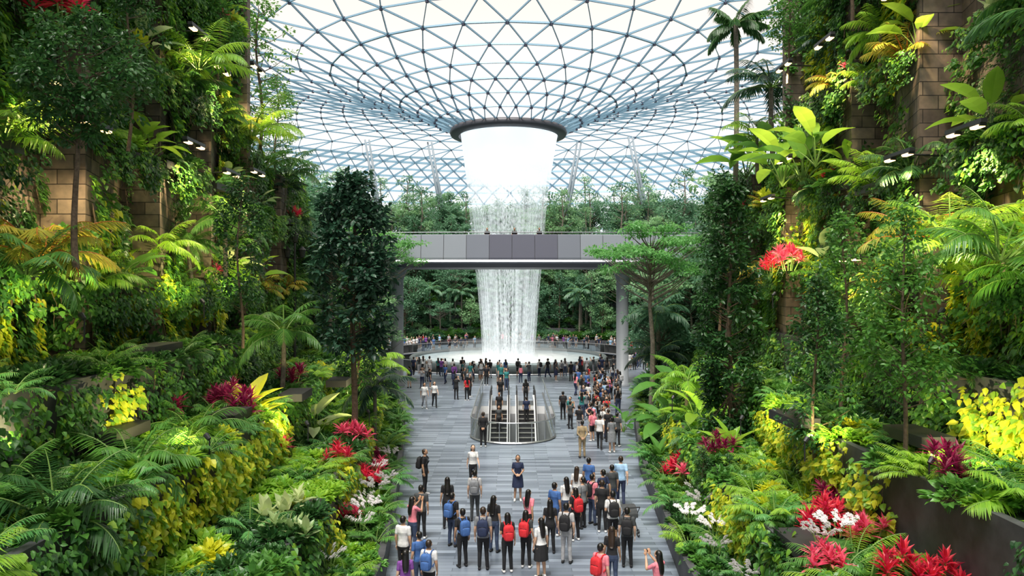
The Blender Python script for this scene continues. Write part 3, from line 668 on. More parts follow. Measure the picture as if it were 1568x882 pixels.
for sg,e in((-1,eL),(1,eR)):
    for y in np.arange(7,60,.62):
        smax=8.8 if y<45 else 12
        for s in np.arange(.35,smax,.62):
            if rng.random()<.06: continue
            yy=y+rng.uniform(-.3,.3); ss=max(.35,s+rng.uniform(-.25,.25)); x=sg*(e(yy)+ss)
            if sdist(x,yy)<.3: continue
            z=zt(sdist(x,yy)); dd=abs(x); 
            if yy<45 and dd>12.1: continue
            isy=min((x-a)**2+(yy-b)**2 for a,b in YT)<1.9
            g=fbm(yy*.5,ss*1.1,sg*2.2)
            if isy: me=pick(BY+BB+BB)
            else: me=pick(BD) if g<0 else (pick(BM) if g<.36 else pick(BB+BM))
            q=rng.random()
            sc=rng.uniform(.7,1.15)*(.75 if ss<1.5 else 1.0)
            if q<.18: obj('fern_plant',pick(FERN),(x,yy,z+.1),(0,-sg*.1,rng.uniform(0,6.3)),rng.uniform(.9,1.5))
            elif q<.22 and ss>2: obj('areca_palm',pick(AREC[:3]),(x,yy,z),(0,-sg*.1,rng.uniform(0,6.3)),rng.uniform(.45,.75))
            else: obj('shrub',me,(x,yy,z),(0,0,rng.uniform(0,6.3)),sc,tv)
    for i,sb in enumerate(S_B[:5]):
        if i==0: continue
        for y in np.arange(8,52,.7):
            if rng.random()<.15: continue
            x=sg*(e(y)+sb-.05); 
            if abs(x)>12.6: continue
            zc=(Z_B[i]+Z_B[i-1])/2+.1
            isy=min((x-a)**2+(y-b)**2 for a,b in YT)<3.6
            obj('vine_patch',pick(VY) if isy else pick(VD+VM+VF+VM),(x,y,zc+rng.uniform(-.1,.3)),(0,rng.uniform(-.4,.4),-sg*1.35),rng.uniform(.75,1.1),veg)
def H(me,name,x,y,z=None,s=1,rz=None,tilt=0):
    if z is None: z=zt(sdist(x,y))
    return obj(name,me,(x,y,z),(0,tilt,rng.uniform(0,6.3) if rz is None else rz),s)
H(AREC[3],'areca_palm',-10.9,17.2,8.6,1.15,tilt=.1); H(AREC[0],'areca_palm',-10.6,16.2,8.3,1.0,tilt=.2)
H(AREC[0],'areca_palm',-8.3,16.2,None,1.0); H(AREC[2],'areca_palm',-7.9,12.8,None,1.0); H(AREC[0],'areca_palm',-9.3,13.2,None,1.0)
H(BIRDN[1],'birds_nest_fern',-8.6,24,None,1.2); H(CORD[2],'cordyline_plant',-9.2,23.4,None,1.2); H(CORD[1],'cordyline_plant',-7.9,24.6,None,1.2); H(CORD[2],'cordyline_plant',-8.3,22.8,None,1.1)
for x,y,k,s in((-5.7,24.2,0,.9),(-5.3,26.4,0,1.1),(-5.9,27.3,1,1.1),(-5.2,28.2,1,1.0),(-5.6,29.5,2,1.0),(-5.1,22.8,1,.8),(-10.0,21,2,1.1),(-8.9,30,2,1.1)):
    H(CORD[k],'cordyline_plant',x,y,None,s)
for x,y in((-4.4,22.3),(-4.7,23.4),(-4.5,24.4),(-5.0,27.4),(-4.9,29.6),(-4.5,18.2),(-4.4,26.0),(-4.3,21.0),(5.3,19.2),(5.6,20.5),(5.5,17.3),(5.9,23),(6.1,24.6),(5.2,21.6),(5.3,16.0),(6.5,15.6),(7.0,16.0)):
    o=H(ORCH,'white_orchid',x,y,None,rng.uniform(.9,1.2)); o.location.z+=.25
H(CROT[2],'variegated_plant',-5.7,18.6,None,1.1); H(CROT[2],'variegated_plant',-5.2,17.3,None,.9); H(PADD[2],'broadleaf_plant',-7.6,28.5,None,1.0)
H(PALMT[0],'small_palm_tree',-8.7,28,None,1.1); H(PALMT[2],'small_palm_tree',-6.2,33,None,1.1); H(PALMT[1],'small_palm_tree',-7.2,38,None,1.2); H(PALMT[0],'small_palm_tree',-11,28.4,8.4,1.0); H(AREC[1],'areca_palm',-11.0,26,15.7,1.2); H(CORD[0],'cordyline_plant',-11.2,18.4,14.4,1.3)
H(AREC[1],'areca_palm',-11.3,32,14.6,1.4); H(AREC[0],'areca_palm',-8.6,20,None,.9); H(AREC[2],'areca_palm',-12.2,40,14,1.4); H(AREC[0],'areca_palm',-12.4,37,14,1.3)
H(TALLP,'tall_palm_tree',11.75,40.5,None,1.0,rz=0); H(PALMT[2],'small_palm_tree',12.9,36.5,14,1.5); H(PALMT[1],'small_palm_tree',12.8,38.6,13.9,1.2)
H(PADD[1],'broadleaf_plant',11.7,32,12.4,1.5); H(PADD[0],'broadleaf_plant',11.8,30,12.2,1.6); H(PADD[1],'broadleaf_plant',11.5,28,12.6,1.3); H(PADD[0],'broadleaf_plant',12.7,37,13.9,1.7); H(PADD[1],'broadleaf_plant',12.6,39.8,13.9,1.5)
H(AREC[1],'areca_palm',10.9,18.4,9.0,1.15,tilt=-.2); H(AREC[3],'areca_palm',11.2,20.4,9.3,1.0); H(AREC[0],'areca_palm',10.7,16.2,8.6,1.15,tilt=-.25); H(AREC[2],'areca_palm',11.3,14.6,13.2,1.2,tilt=-.3)
H(CORD[1],'cordyline_plant',11.2,30,8.7,1.2); H(CORD[0],'cordyline_plant',11.0,31.5,8.5,1.0)
H(PALMT[1],'small_palm_tree',8.0,34,None,1.0); H(PADD[0],'broadleaf_plant',7.6,36,None,1.4); H(PADD[1],'broadleaf_plant',7.9,31.5,None,1.1); H(PADD[0],'broadleaf_plant',8.6,38.5,None,1.5); H(AREC[1],'areca_palm',9.6,36,None,1.1); H(PALMT[2],'small_palm_tree',9.0,46,None,1.2)
for x,y,k,s in((6.4,28.2,0,1.1),(6.6,27,1,1.2),(6.9,29,0,1.0),(7.3,17.2,0,1.0),(7.9,16.6,1,.9),(7.5,14.2,0,1.0),(8.2,14,0,.9),(5.9,14.6,0,1.0),(5.5,14.9,0,.8),(8.9,15,2,1.0),(8.3,19.2,2,.9),(7.0,25,2,1.0),(7.6,18.0,0,.9),(6.4,15.0,1,.8)):
    H(CORD[k],'cordyline_plant',x,y,None,s)
H(AREC[1],'areca_palm',9.4,13.6,None,.8); H(FERN[1],'fern_plant',6.7,18.8,None,1.8); H(FERN[1],'fern_plant',6.6,13.8,None,1.8); H(FERN[0],'fern_plant',6.2,20.6,None,1.7); H(PADD[0],'broadleaf_plant',6.2,41,None,.9); H(BIRDN[0],'birds_nest_fern',7.7,26.2,None,1.1); H(BIRDN[2],'birds_nest_fern',6.3,31.6,None,1.0)
H(T_DARKL,'dark_evergreen_tree',-6.0,28,None,1.0,rz=0); H(T_SPARSE[0],'slender_tree',-6.6,31.5,None,1.2); 
H(T_COLR,'columnar_tree',8.25,28,None,1.0,rz=1)
H(T_LAYER,'layered_canopy_tree',8.0,42.5,.62,1.05,rz=2); H(T_LAYER,'layered_canopy_tree',-10.6,55,.62,1.15,rz=1)
H(T_SPARSE[0],'slender_tree',8.3,20.2,None,1.0); H(T_SPARSE[1],'slender_tree',8.9,16.8,None,.95); H(T_SPARSE[1],'slender_tree',10.1,22.5,None,1.0); H(T_SPARSE[0],'slender_tree',6.2,24,None,.35)
H(T_BIG,'leafy_tree',-9.5,16.2,8.4,.75); H(T_AIRY,'leafy_tree',-12.3,36.0,13.9,1.05); H(T_AIRY,'leafy_tree',-12.9,40.5,13.9,.75); H(T_SPARSE[1],'slender_tree',-11.5,29,15.6,1.0); H(T_SPARSE[0],'slender_tree',-10.6,20.5,11.8,.9)
H(T_BIG,'leafy_tree',11.9,26,17.3,.7); H(T_SPARSE[1],'slender_tree',11.6,31,16.6,.9); H(T_SPARSE[0],'slender_tree',11.2,16,15.0,.9); H(T_SPARSE[0],'slender_tree',-9.0,24.5,6,.9)
H(T_SPARSE[1],'slender_tree',-8.2,42,None,1.2); H(T_SPARSE[0],'slender_tree',10.8,38,5.8,1.3)
H(PALMT[2],'small_palm_tree',-10.6,43,5.8,1.6)
# ------------------------------------------------------------ forest
CT={}
def cpt(s,q):
    key=round(s*2)/2
    if key not in CT: CT[key]=contour(key)
    c=CT[key]; i=q*(len(c)-1); k=int(i); f=i-k; k=min(k,len(c)-2); return c[k]*(1-f)+c[k+1]*f
cnt=0
for i in range(2700):
    s=rng.uniform(.8,40) if i%3 else rng.uniform(.8,12); q=rng.uniform(.2,.8); x,y=cpt(s,q)
    if y<47: continue
    if math.hypot(x-CX,y-CY)>78: continue
    if abs(x)/y>.53: continue
    z=zt(round(s*2)/2+.01)
    big=not(abs(y-60)<5.5 and z>1)
    qq=rng.random()
    if qq<.36 and big:
        sc=rng.uniform(.8,1.15) if s<6 else rng.uniform(.9,1.35)
        if s>20: sc*=1.15
        if s<1.6: sc*=.8
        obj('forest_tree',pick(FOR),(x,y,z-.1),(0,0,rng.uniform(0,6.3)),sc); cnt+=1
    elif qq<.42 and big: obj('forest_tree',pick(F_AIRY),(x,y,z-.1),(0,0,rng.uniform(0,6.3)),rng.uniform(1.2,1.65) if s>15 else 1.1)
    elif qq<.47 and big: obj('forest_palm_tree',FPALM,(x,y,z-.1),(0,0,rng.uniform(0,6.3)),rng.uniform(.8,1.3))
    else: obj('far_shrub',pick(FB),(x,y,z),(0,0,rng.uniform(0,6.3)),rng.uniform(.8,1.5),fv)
for i in range(1,8):
    c=contour(S_B[i]-.3,70,200)
    for x,y in c:
        if y<47 or abs(x)/y>.53 or rng.random()<.15: continue
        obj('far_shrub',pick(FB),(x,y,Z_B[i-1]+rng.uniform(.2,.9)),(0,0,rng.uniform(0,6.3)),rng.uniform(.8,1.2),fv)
print('forest trees',cnt)
for x,y,s in((-12.5,51,1.1),(-13.5,56,1.0),(-16,50,1.5),(12.5,53,1.1),(14.5,57,1.0),(17,50,1.5),(-15,66,1.3),(15.5,66,1.3),(-20,68,1.4),(20,68,1.4)):
    H(FOR[(int(abs(x))+1)%5],'forest_tree',x,y,None,s)
for x,y,s in((-15,122,1.6),(-18,128,1.7),(-25,122,1.7),(13,124,1.6),(18,122,1.7),(22,128,1.7),(28,120,1.7),(-32,118,1.8),(-8,128,1.4),(6.5,128,1.4)):
    H(F_AIRY[int(abs(y))%2],'forest_tree',x,y,None,s)

# ------------------------------------------------------------ lamps
def spot(x,y,z,tx,ty,tz,e,colr=(1,.8,.5),ang=70,parent=None,size=.08):
    l=bpy.data.lights.new('garden_spot','SPOT'); l.energy=e; l.color=colr; l.spot_size=math.radians(ang); l.spot_blend=.7; l.shadow_soft_size=size
    o=bpy.data.objects.new('spot_beam',l); col.objects.link(o); o.location=(x,y,z)
    o.rotation_euler=(Vector((tx,ty,tz))-Vector((x,y,z))).to_track_quat('-Z','Y').to_euler()
    if parent: o.parent=parent
    return o
def wall_lamp(sg,xw,y,z,n=2,e=700):
    r=empty('garden_lamp'); mb=MB(); xo=xw-sg*1.0
    tube(mb,[(xw+sg*.3,y,z),(xo,y,z+.05)],.035,6,0); box(mb,(xo,y+.0,z+.06),(.16,1.5,.1),0)
    for k in range(n):
        yy=y-.5+1.0*k/max(1,n-1); 
        box(mb,(xo,yy,z-.03),(.17,.42,.09),0); box(mb,(xo,yy,z-.082),(.13,.38,.02),1); box(mb,(xo-sg*.088,yy,z-.055),(.012,.34,.04),1)
    obj('fixture',mb.mesh('garden_lamp_fixture',[M_metal_dk,M_glow]),parent=r)
    spot(xo-sg*.1,y,z-.25,xw+sg*.3,y+.6,z-4,e,(1,.76,.42),105,r)
for y,z,n in((17.3,13.0,2),(19.5,12.3,2),(26,17.0,2),(28,16.3,2),(25.6,13.0,2),(29,12.5,2),(32,13.0,2),(14,9.5,2),(32,17.5,2)): wall_lamp(-1,-12,y,z,n)
for y,z,n in((22,16.9,2),(27,17.0,2),(31,17.3,2),(18.6,12.0,2),(21.8,11.9,2),(31,13.4,2),(33,12.0,2),(15,13.5,2),(25,9,2)): wall_lamp(1,12.4,y,z,n)
def uplight(x,y,z,tx,ty,tz,e=160,c=(1,.88,.40)):
    r=empty('garden_uplight'); mb=MB(); tube(mb,[(x,y,z),(x,y,z+.5)],.02,5,0); tube(mb,[(x,y,z+.5),(x+(tx-x)*.05,y+(ty-y)*.05,z+.6)],[.05,.07],8,0)
    obj('fixture',mb.mesh('uplight_fixture',[M_metal_dk]),parent=r); spot(x+(tx-x)*.06,y+(ty-y)*.06,z+.68,tx,ty,tz,e,c,100,r)
for a in((-7.2,17.6,3.9,-9.5,18.6,4.9),(-6.4,23.2,3.2,-8.0,24.2,4.2),(-5.6,29,2.6,-7.2,30,4),(-9.6,16.6,6.8,-12,18,8.6),(-9.5,14,4.2,-11,15,6),(7.6,19.2,3.5,9.6,20.3,4.6),(7.3,23.6,3.3,9,24.6,4.6),(8.8,15.6,3.8,11,16.6,5),(6.5,30,3,8,31.3,4),(10.2,14.2,6.9,12.4,15.2,9.5),(10,17.3,6.9,12.4,18.5,11),(-10.2,24.5,7,-12.6,26,9.5),(-10.4,29,7,-12.6,31,10),(10.4,25,7.2,12.8,26.5,10),(10.4,29.5,7.2,12.8,31,10)):
    uplight(*a,e=560)
r=empty('street_lamp',(0,0,0)); mb=MB(); x,y=-11.6,39.5
tube(mb,[(x,y,4),(x,y,10.4)],[.08,.06],8,0); tube(mb,[(x-.4,y,9.6),(x+.4,y,9.6)],.03,6,0)
for dx,zz in((0,10.4),(-.4,9.6),(.4,9.6)):
    lathe(mb,[(.02,zz),(.12,zz+.06),(.19,zz+.40),(.22,zz+.43),(.02,zz+.62)],10,0,(x+dx,y))
obj('pole',mb.mesh('street_lamp',[M_metal_dk]),parent=r)

# ------------------------------------------------------------ people
VOX=.0085
def person_mesh(name,female=False,pose='stand',bottom='long',sleeve='short',hair='short',bag=False,phone=False):
    mb=MB(); segs=[]
    def capsule(a,b,ra,rb,reg,flat=None,ratio=1,sides=12):
        a=np.array(a,float); b=np.array(b,float); L=np.linalg.norm(b-a); t=nrm(b-a)
        u=np.cross(t,[0,0,1.] if abs(t[2])<.9 else [0,1.,0]) if flat is None else np.cross(t,flat); u=nrm(u); v=np.cross(t,u)
        rr=[]
        for k in(-1,-.85,-.5,0): rr.append((a+t*ra*k*(.99 if k==-1 else 1),ra*math.sqrt(max(0,1-k*k))))
        for k in(.33,.66): rr.append((a+(b-a)*k,ra+(rb-ra)*k))
        for k in(0,.5,.85,1): rr.append((b+t*rb*k,rb*math.sqrt(max(0,1-k*k))))
        rings_=rr[1:-1]; an=np.arange(sides)*2*math.pi/sides
        V=[c+r_*(math.cos(q)*u+math.sin(q)*v*ratio) for c,r_ in rings_ for q in an]; n=len(rings_)
        F=[(i*sides+j,i*sides+(j+1)%sides,(i+1)*sides+(j+1)%sides,(i+1)*sides+j) for i in range(n-1) for j in range(sides)]
        V+= [rr[0][0],rr[-1][0]]; c0=n*sides
        T3=[(c0,(j+1)%sides,j) for j in range(sides)]+[(c0+1,(n-1)*sides+j,(n-1)*sides+(j+1)%sides) for j in range(sides)]
        mb.add(V,[np.array(F),np.array(T3)],0); segs.append((a,b,ra,rb,reg))
    fw=.9 if female else 1.0
    rows=[(.80,0,.145,.10),(.87,0,.168,.118),(.95,0,.168,.12),(1.03,0,.148,.108),(1.10,0,.136 if female else .15,.10),(1.2,-.005,.152*fw,.112),(1.28,-.012 if female else 0,.168*fw,.122),(1.36,0,.176*fw,.112),(1.42,.005,.155*fw,.09),(1.455,.005,.10,.07),(1.48,0,.05,.05)]
    sides=24; an=np.arange(sides)*2*math.pi/sides
    V=[(rx*math.cos(q),cy+ry*math.sin(q),z) for z,cy,rx,ry in rows for q in an]; n=len(rows)
    F=[(i*sides+j,i*sides+(j+1)%sides,(i+1)*sides+(j+1)%sides,(i+1)*sides+j) for i in range(n-1) for j in range(sides)]
    V+=[(0,0,.79),(0,0,1.485)]; c0=n*sides
    mb.add(V,[np.array(F),np.array([(c0,(j+1)%sides,j) for j in range(sides)]+[(c0+1,(n-1)*sides+j,(n-1)*sides+(j+1)%sides) for j in range(sides)])],0)
    rz_=np.array(rows)
    if bottom in('skirt','dress'):
        rows2=[(1.02,0,.15,.11),(.95,0,.18,.13),(.8,0,.20,.15),(.62,0,.215,.17),(.52,0,.22,.175)]
        V=[(rx*math.cos(q)*(1+.03*math.sin(q*8)),cy+ry*math.sin(q)*(1+.03*math.sin(q*8)),z) for z,cy,rx,ry in rows2[::-1] for q in an]; n=len(rows2)
        F=[(i*sides+j,i*sides+(j+1)%sides,(i+1)*sides+(j+1)%sides,(i+1)*sides+j) for i in range(n-1) for j in range(sides)]
        V+=[(0,0,.53),(0,0,1.03)]; c0=n*sides
        mb.add(V,[np.array(F),np.array([(c0,(j+1)%sides,j) for j in range(sides)]+[(c0+1,(n-1)*sides+j,(n-1)*sides+(j+1)%sides) for j in range(sides)])],0)
    capsule((0,.01,1.44),(0,-.005,1.54),.052*fw,.05*fw,'skin')
    nu,nv=28,20; HV=[]
    for i in range(1,nv):
        ph=math.pi*i/nv
        for j in range(nu):
            t=2*math.pi*j/nu; x=math.sin(ph)*math.cos(t); y=math.sin(ph)*math.sin(t); z=math.cos(ph)
            fx=1-.22*max(0,-z)**1.2; X=x*.076*fx; Y=y*.094*(1-.12*max(0,-z)*(1 if y>0 else .2)); Z=z*.115
            if y<0:
                nb=math.exp(-((X/.012)**2+((Z+.018)/.022)**2))*.024; Y-=nb
                Y+=math.exp(-(((abs(X)-.03)/.014)**2+((Z-.005)/.012)**2))*.007
                Y-=math.exp(-((X/.02)**2+((Z+.095)/.02)**2))*.008
                Y-=math.exp(-((X/.02)**2+((Z+.055)/.008)**2))*.004
            HV.append((X,Y-.012,Z+1.605))
    HV+=[(0,-.012,1.72),(0,-.012,1.49)]; c0=(nv-1)*nu
    F=[(i*nu+j,(i+1)*nu+j,(i+1)*nu+(j+1)%nu,i*nu+(j+1)%nu) for i in range(nv-2) for j in range(nu)]
    T3=[(c0,j,(j+1)%nu) for j in range(nu)]+[(c0+1,(nv-2)*nu+(j+1)%nu,(nv-2)*nu+j) for j in range(nu)]
    mb.add(HV,[np.array(F),np.array(T3)],0); segs.append((np.array([0,-.01,1.57]),np.array([0,-.005,1.64]),.082,.082,'skin'))
    for sx in(-1,1): capsule((sx*.078,.0,1.585),(sx*.082,.006,1.615),.012,.016,'skin',(1,0,0),1)
    A={'stand':[((.215,.02,1.13),(.225,-.04,.90),(0,-.12,-1)),((.215,.02,1.13),(.22,-.03,.90),(0,-.1,-1))],
       'photo':[((.21,-.17,1.27),(.07,-.34,1.50),(-.1,-.15,1)),((.21,-.17,1.27),(.07,-.34,1.50),(-.1,-.15,1))],
       'strap':[((.22,.04,1.15),(.13,-.15,1.24),(-.4,-.1,.8)),((.215,.02,1.13),(.225,-.04,.90),(0,-.12,-1))],
       'behind':[((.22,.08,1.14),(.08,.16,.96),(-.9,.1,-.3)),((.22,.08,1.14),(.08,.19,.95),(-.9,.1,-.3))],
       'clasp':[((.23,.0,1.15),(.09,-.19,1.04),(-.9,-.2,-.2)),((.23,.0,1.15),(.09,-.17,1.03),(-.9,-.2,-.2))],
       'walk':[((.21,-.07,1.14),(.22,-.22,.95),(0,-.5,-.9)),((.21,.12,1.14),(.22,.13,.90),(0,-.1,-1))],
       'look':[((.215,.02,1.13),(.21,-.20,1.16),(-.2,-.7,.5)),((.215,.02,1.13),(.225,-.04,.90),(0,-.12,-1))]}[pose]
    sk={'short':.55,'long':1.0}[sleeve]
    for sg,(el,wr,hd) in((1,A[0]),(-1,A[1])):
        m=np.array([sg,1,1.]); sh=np.array([.168*fw,0,1.395])*m; el=np.array(el)*m*[fw if pose!='photo' else 1,1,1]; wr=np.array(wr)*m; hd=nrm(np.array(hd,float)*m)
        capsule(sh,sh+(el-sh)*.6,.064*fw,.055*fw,'top'); capsule(sh+(el-sh)*.55,el,.047*fw,.040*fw,'top' if sk==1 else 'skin')
        mid=el+(wr-el)*.35; capsule(el,mid,.040*fw,.041*fw,'top' if sk==1 else 'skin'); capsule(mid,wr,.039*fw,.025*fw,'top' if sk==1 else 'skin')
        pn=nrm(np.cross(hd,[0,1,0])) if abs(hd[2])>.5 and pose!='photo' else nrm(np.cross(hd,[1,0,0]))
        w_=nrm(np.cross(pn,hd)); palm=wr+hd*.085
        capsule(wr+hd*.01,palm-hd*.02,.026,.038,'skin',pn,.42)
        curl=pn*(-sg if pose!='photo' else -1)*.35
        if pose=='stand' or pose=='walk': curl=np.array([-sg*.25,-.1,0])
        for q,(off,fl) in enumerate(((-.031,.058),(-.0105,.072),(.0105,.080),(.031,.070))):
            b0=palm+w_*off; d1=nrm(hd+w_*off*3.2+curl*.4); b1=b0+d1*fl*.55; d2=nrm(d1+curl*.9); capsule(b0-hd*.01,b1,.0095,.009,'skin',sides=8); capsule(b1,b1+d2*fl*.5,.009,.0075,'skin',sides=8)
        tb=wr+hd*.03+w_*.028; t1=tb+nrm(hd*.7+w_*.7)*.04; capsule(tb,t1,.013,.011,'skin',sides=8); capsule(t1,t1+nrm(hd+w_*.1+curl*.3)*.028,.011,.009,'skin',sides=8)
    lg={'walk':[((.088,-.16,.50),(.088,-.20,.085)),((.088,.03,.47),(.088,.27,.13))]}.get(pose,[((.092,-.01,.49),(.10,.015,.085)),((.092,-.015,.49),(.115,.0,.085))])
    for sg,(kn,ank) in((1,lg[0]),(-1,lg[1])):
        m=np.array([sg,1,1.]); hp=np.array([.085,0,.88])*m; kn=np.array(kn)*m; ank=np.array(ank)*m
        lo='bottom' if bottom=='long' else 'skin'; up_='bottom' if bottom in('long','shorts') else 'skin'
        capsule(hp,kn+(hp-kn)*.25,.092,.070,up_); capsule(kn+(hp-kn)*.3,kn,.066 if lo=='skin' else .069,.055 if lo=='skin' else .06,lo)
        cf=kn+(ank-kn)*.3+[0,.012,0]; capsule(kn,cf,.054 if lo=='skin' else .06,.053 if lo=='skin' else .058,lo); capsule(cf,ank+[0,0,.03],.052 if lo=='skin' else .057,.036 if lo=='skin' else .050,lo)
        capsule(ank+[0,.025,-.04],ank+[sg*.015,-.14,-.052],.043,.036,'shoe',(0,0,1),.9); capsule(ank+[0,0,.0],ank+[0,.01,-.04],.04,.042,'shoe')
    me=mb.mesh('tmp',[]); o=bpy.data.objects.new('tmp',me); col.objects.link(o)
    md=o.modifiers.new('r','REMESH'); md.mode='VOXEL'; md.voxel_size=VOX; md.adaptivity=0
    dg=bpy.context.evaluated_depsgraph_get(); dg.update(); ev=o.evaluated_get(dg); em=ev.to_mesh()
    nvt=len(em.vertices); V=np.empty(nvt*3); em.vertices.foreach_get('co',V); V=V.reshape(-1,3)
    npg=len(em.polygons); lt=np.empty(npg,int); em.polygons.foreach_get('loop_total',lt); li=np.empty(len(em.loops),int); em.loops.foreach_get('vertex_index',li)
    quads=li.reshape(-1,4) if (lt==4).all() else None
    if quads is None:
        stt=np.concatenate([[0],np.cumsum(lt)[:-1]]); quads=np.array([li[s:s+4] for s,c in zip(stt,lt) if c==4])
    ev.to_mesh_clear(); bpy.data.objects.remove(o); bpy.data.meshes.remove(me)
    C=V[quads].mean(1)
    best=np.full(len(C),1e9); reg=np.zeros(len(C),int); RM={'skin':0,'hair':1,'top':2,'bottom':3,'shoe':4}
    for a,b,ra,rb,rg in segs:
        ab=b-a; t=np.clip(((C-a)@ab)/(ab@ab),0,1); d=np.linalg.norm(C-(a+t[:,None]*ab),axis=1)-(ra+(rb-ra)*t)
        s=d<best; best[s]=d[s]; reg[s]=RM[rg]
    rx=np.interp(C[:,2],rz_[:,0],rz_[:,2]); ry=np.interp(C[:,2],rz_[:,0],rz_[:,3]); d=(np.sqrt((C[:,0]/rx)**2+(C[:,1]/ry)**2)-1)*np.minimum(rx,ry)
    s=(d<best+.004)&(C[:,2]>.78)&(C[:,2]<1.462); hem=.90 if not female else .97
    reg[s]=np.where(C[s,2]>hem,2,3); best[s]=d[s]
    if bottom in('skirt','dress'):
        s=(C[:,2]>.515)&(C[:,2]<.96)&(np.hypot(C[:,0]/.19,C[:,1]/.14)<1.3)&(reg!=0)|((C[:,2]>.515)&(C[:,2]<.86)&(np.abs(C[:,0])<.245)&(np.hypot(C[:,0]/.21,C[:,1]/.165)>.80)&(best>-.2)&(np.hypot(C[:,0]/.225,C[:,1]/.18)<1.07)); reg[s]=3
    out=MB(); V[:,2]-=V[:,2].min()
    out.add(V,quads,reg)
    def sup(c,r,mat,e=1.0,nu=20,nv=14,noise=0):
        P=[];sp_=lambda v,e:math.copysign(abs(v)**e,v)
        for i in range(nv+1):
            ph=-math.pi/2+math.pi*i/nv
            for j in range(nu):
                t=2*math.pi*j/nu; k=1+noise*math.sin(7*t+3*ph)*math.cos(ph)
                P.append((c[0]+r[0]*k*sp_(math.cos(ph),e)*sp_(math.cos(t),e),c[1]+r[1]*k*sp_(math.cos(ph),e)*sp_(math.sin(t),e),c[2]+r[2]*sp_(math.sin(ph),e)))
        out.add(P,np.array([(i*nu+j,i*nu+(j+1)%nu,(i+1)*nu+(j+1)%nu,(i+1)*nu+j) for i in range(nv) for j in range(nu)]),mat)
    for sx in(-1,1): sup((sx*.03,-.094,1.61),(.012,.008,.006),6,nu=8,nv=6); sup((sx*.03,-.098,1.632),(.017,.006,.004),1,nu=8,nv=4)
    sup((0,-.104,1.55),(.021,.006,.005),7,nu=8,nv=5)
    sup((0,.020,1.633),(.084,.092,.098),1,noise=.02)
    if hair=='short': sup((0,.035,1.60),(.078,.072,.085),1,noise=.03)
    if hair=='bob': sup((0,.03,1.58),(.092,.075,.11),1,noise=.03)
    if hair=='long':
        rw=[(1.68,.03,.07,.06),(1.62,.03,.09,.072),(1.54,.045,.092,.062),(1.45,.075,.088,.045),(1.35,.105,.085,.035),(1.25,.12,.075,.028),(1.17,.12,.05,.018)]
        P=[(rx*math.cos(q)*(1+.05*math.sin(9*q)),cy+ry*math.sin(q),z) for z,cy,rx,ry in rw for q in an]; n=len(rw)
        out.add(P,[np.array([(i*sides+j,(i+1)*sides+j,(i+1)*sides+(j+1)%sides,i*sides+(j+1)%sides) for i in range(n-1) for j in range(sides)]),((n-1)*sides+np.arange(sides))[None]],1)
    if hair=='pony':
        tube(out,[(0,.10,1.66),(0,.15,1.64),(0,.16,1.54),(0,.145,1.42)],[.02,.035,.032,.008],8,1)
    if bag:
        y0=.215; sup((0,y0,1.20),(.155,.085,.225),5,.55); sup((0,y0+.075,1.12),(.12,.05,.12),5,.5); tube(out,[(-.04,y0-.03,1.42),(0,y0-.03,1.455),(.04,y0-.03,1.42)],.01,6,5)
        tube(out,[(-.1,y0+.085,1.24),(0,y0+.095,1.25),(.1,y0+.085,1.24)],.006,5,6)
        for sx in(-1,1): tube(out,[(sx*.09,.14,1.38),(sx*.10,.06,1.455),(sx*.105,-.04,1.45),(sx*.115,-.115,1.36),(sx*.12,-.125,1.25),(sx*.15,-.05,1.13),(sx*.14,.10,1.05)],.018,6,5)
    if phone:
        hz=1.60 if pose=='photo' else 1.22; box(out,(0 if pose=='photo' else .16,-.385 if pose=='photo' else -.31,hz),(.15,.012,.08) if pose=='photo' else (.075,.012,.14),6)
    me=out.mesh(name,[None]*8,True); return me
import time; t0=time.time()
PM={}
def tp(k,**kw): PM[k]=person_mesh('person_'+k,**kw)
tp('m',hair='short'); tp('mb',bag=True,pose='stand'); tp('mw',pose='walk'); tp('mp',pose='photo',phone=True); tp('mh',pose='behind',sleeve='long'); tp('ms',bottom='shorts',bag=True,pose='strap')
tp('f',female=True,hair='long'); tp('fb',female=True,hair='long',bag=True,pose='strap'); tp('fw',female=True,hair='long',pose='walk'); tp('fp',female=True,hair='long',pose='photo',phone=True); tp('fs',female=True,hair='long',bottom='skirt'); tp('fd',female=True,hair='bob',bottom='dress',pose='clasp'); tp('fy',female=True,hair='pony',bag=True,bottom='shorts')
tp('ml',pose='look',phone=True,hair='short')
print('people meshes',time.time()-t0,[len(m.polygons) for m in PM.values()])
_mc={}
def cm(c,rough=.8):
    c=tuple(round(v,3) for v in c)
    if c not in _mc: _mc[c]=pbr('cloth_%d'%len(_mc),c,rough,noise=.15,nscale=14)
    return _mc[c]
SK=[pbr('skin_a',(.55,.33,.22),.5),pbr('skin_b',(.42,.24,.15),.5),pbr('skin_c',(.62,.40,.29),.5)]
HR_=[pbr('hair_black',(.008,.007,.007),.4),pbr('hair_brown',(.03,.018,.012),.4)]
M_eye=pbr('dark_detail',(.01,.01,.012),.3); M_lip=pbr('lips',(.45,.12,.10),.5)
BK=(.012,.012,.015);WH=(.70,.70,.71);NV=(.015,.025,.07);GY=(.20,.21,.23);RD=(.6,.02,.03);PK=(.75,.22,.28);BL=(.05,.13,.36);LB=(.35,.55,.8);DN=(.04,.06,.12);TN=(.36,.27,.16);PU=(.2,.06,.3);LG=(.42,.42,.44);OR=(.6,.2,.05);TL=(.03,.2,.2);DG=(.05,.055,.06)
COLS=[BK,BK,BK,BK,WH,WH,WH,NV,NV,GY,RD,PK,BL,LB,DG,DG,TL,LG,PU,BK]
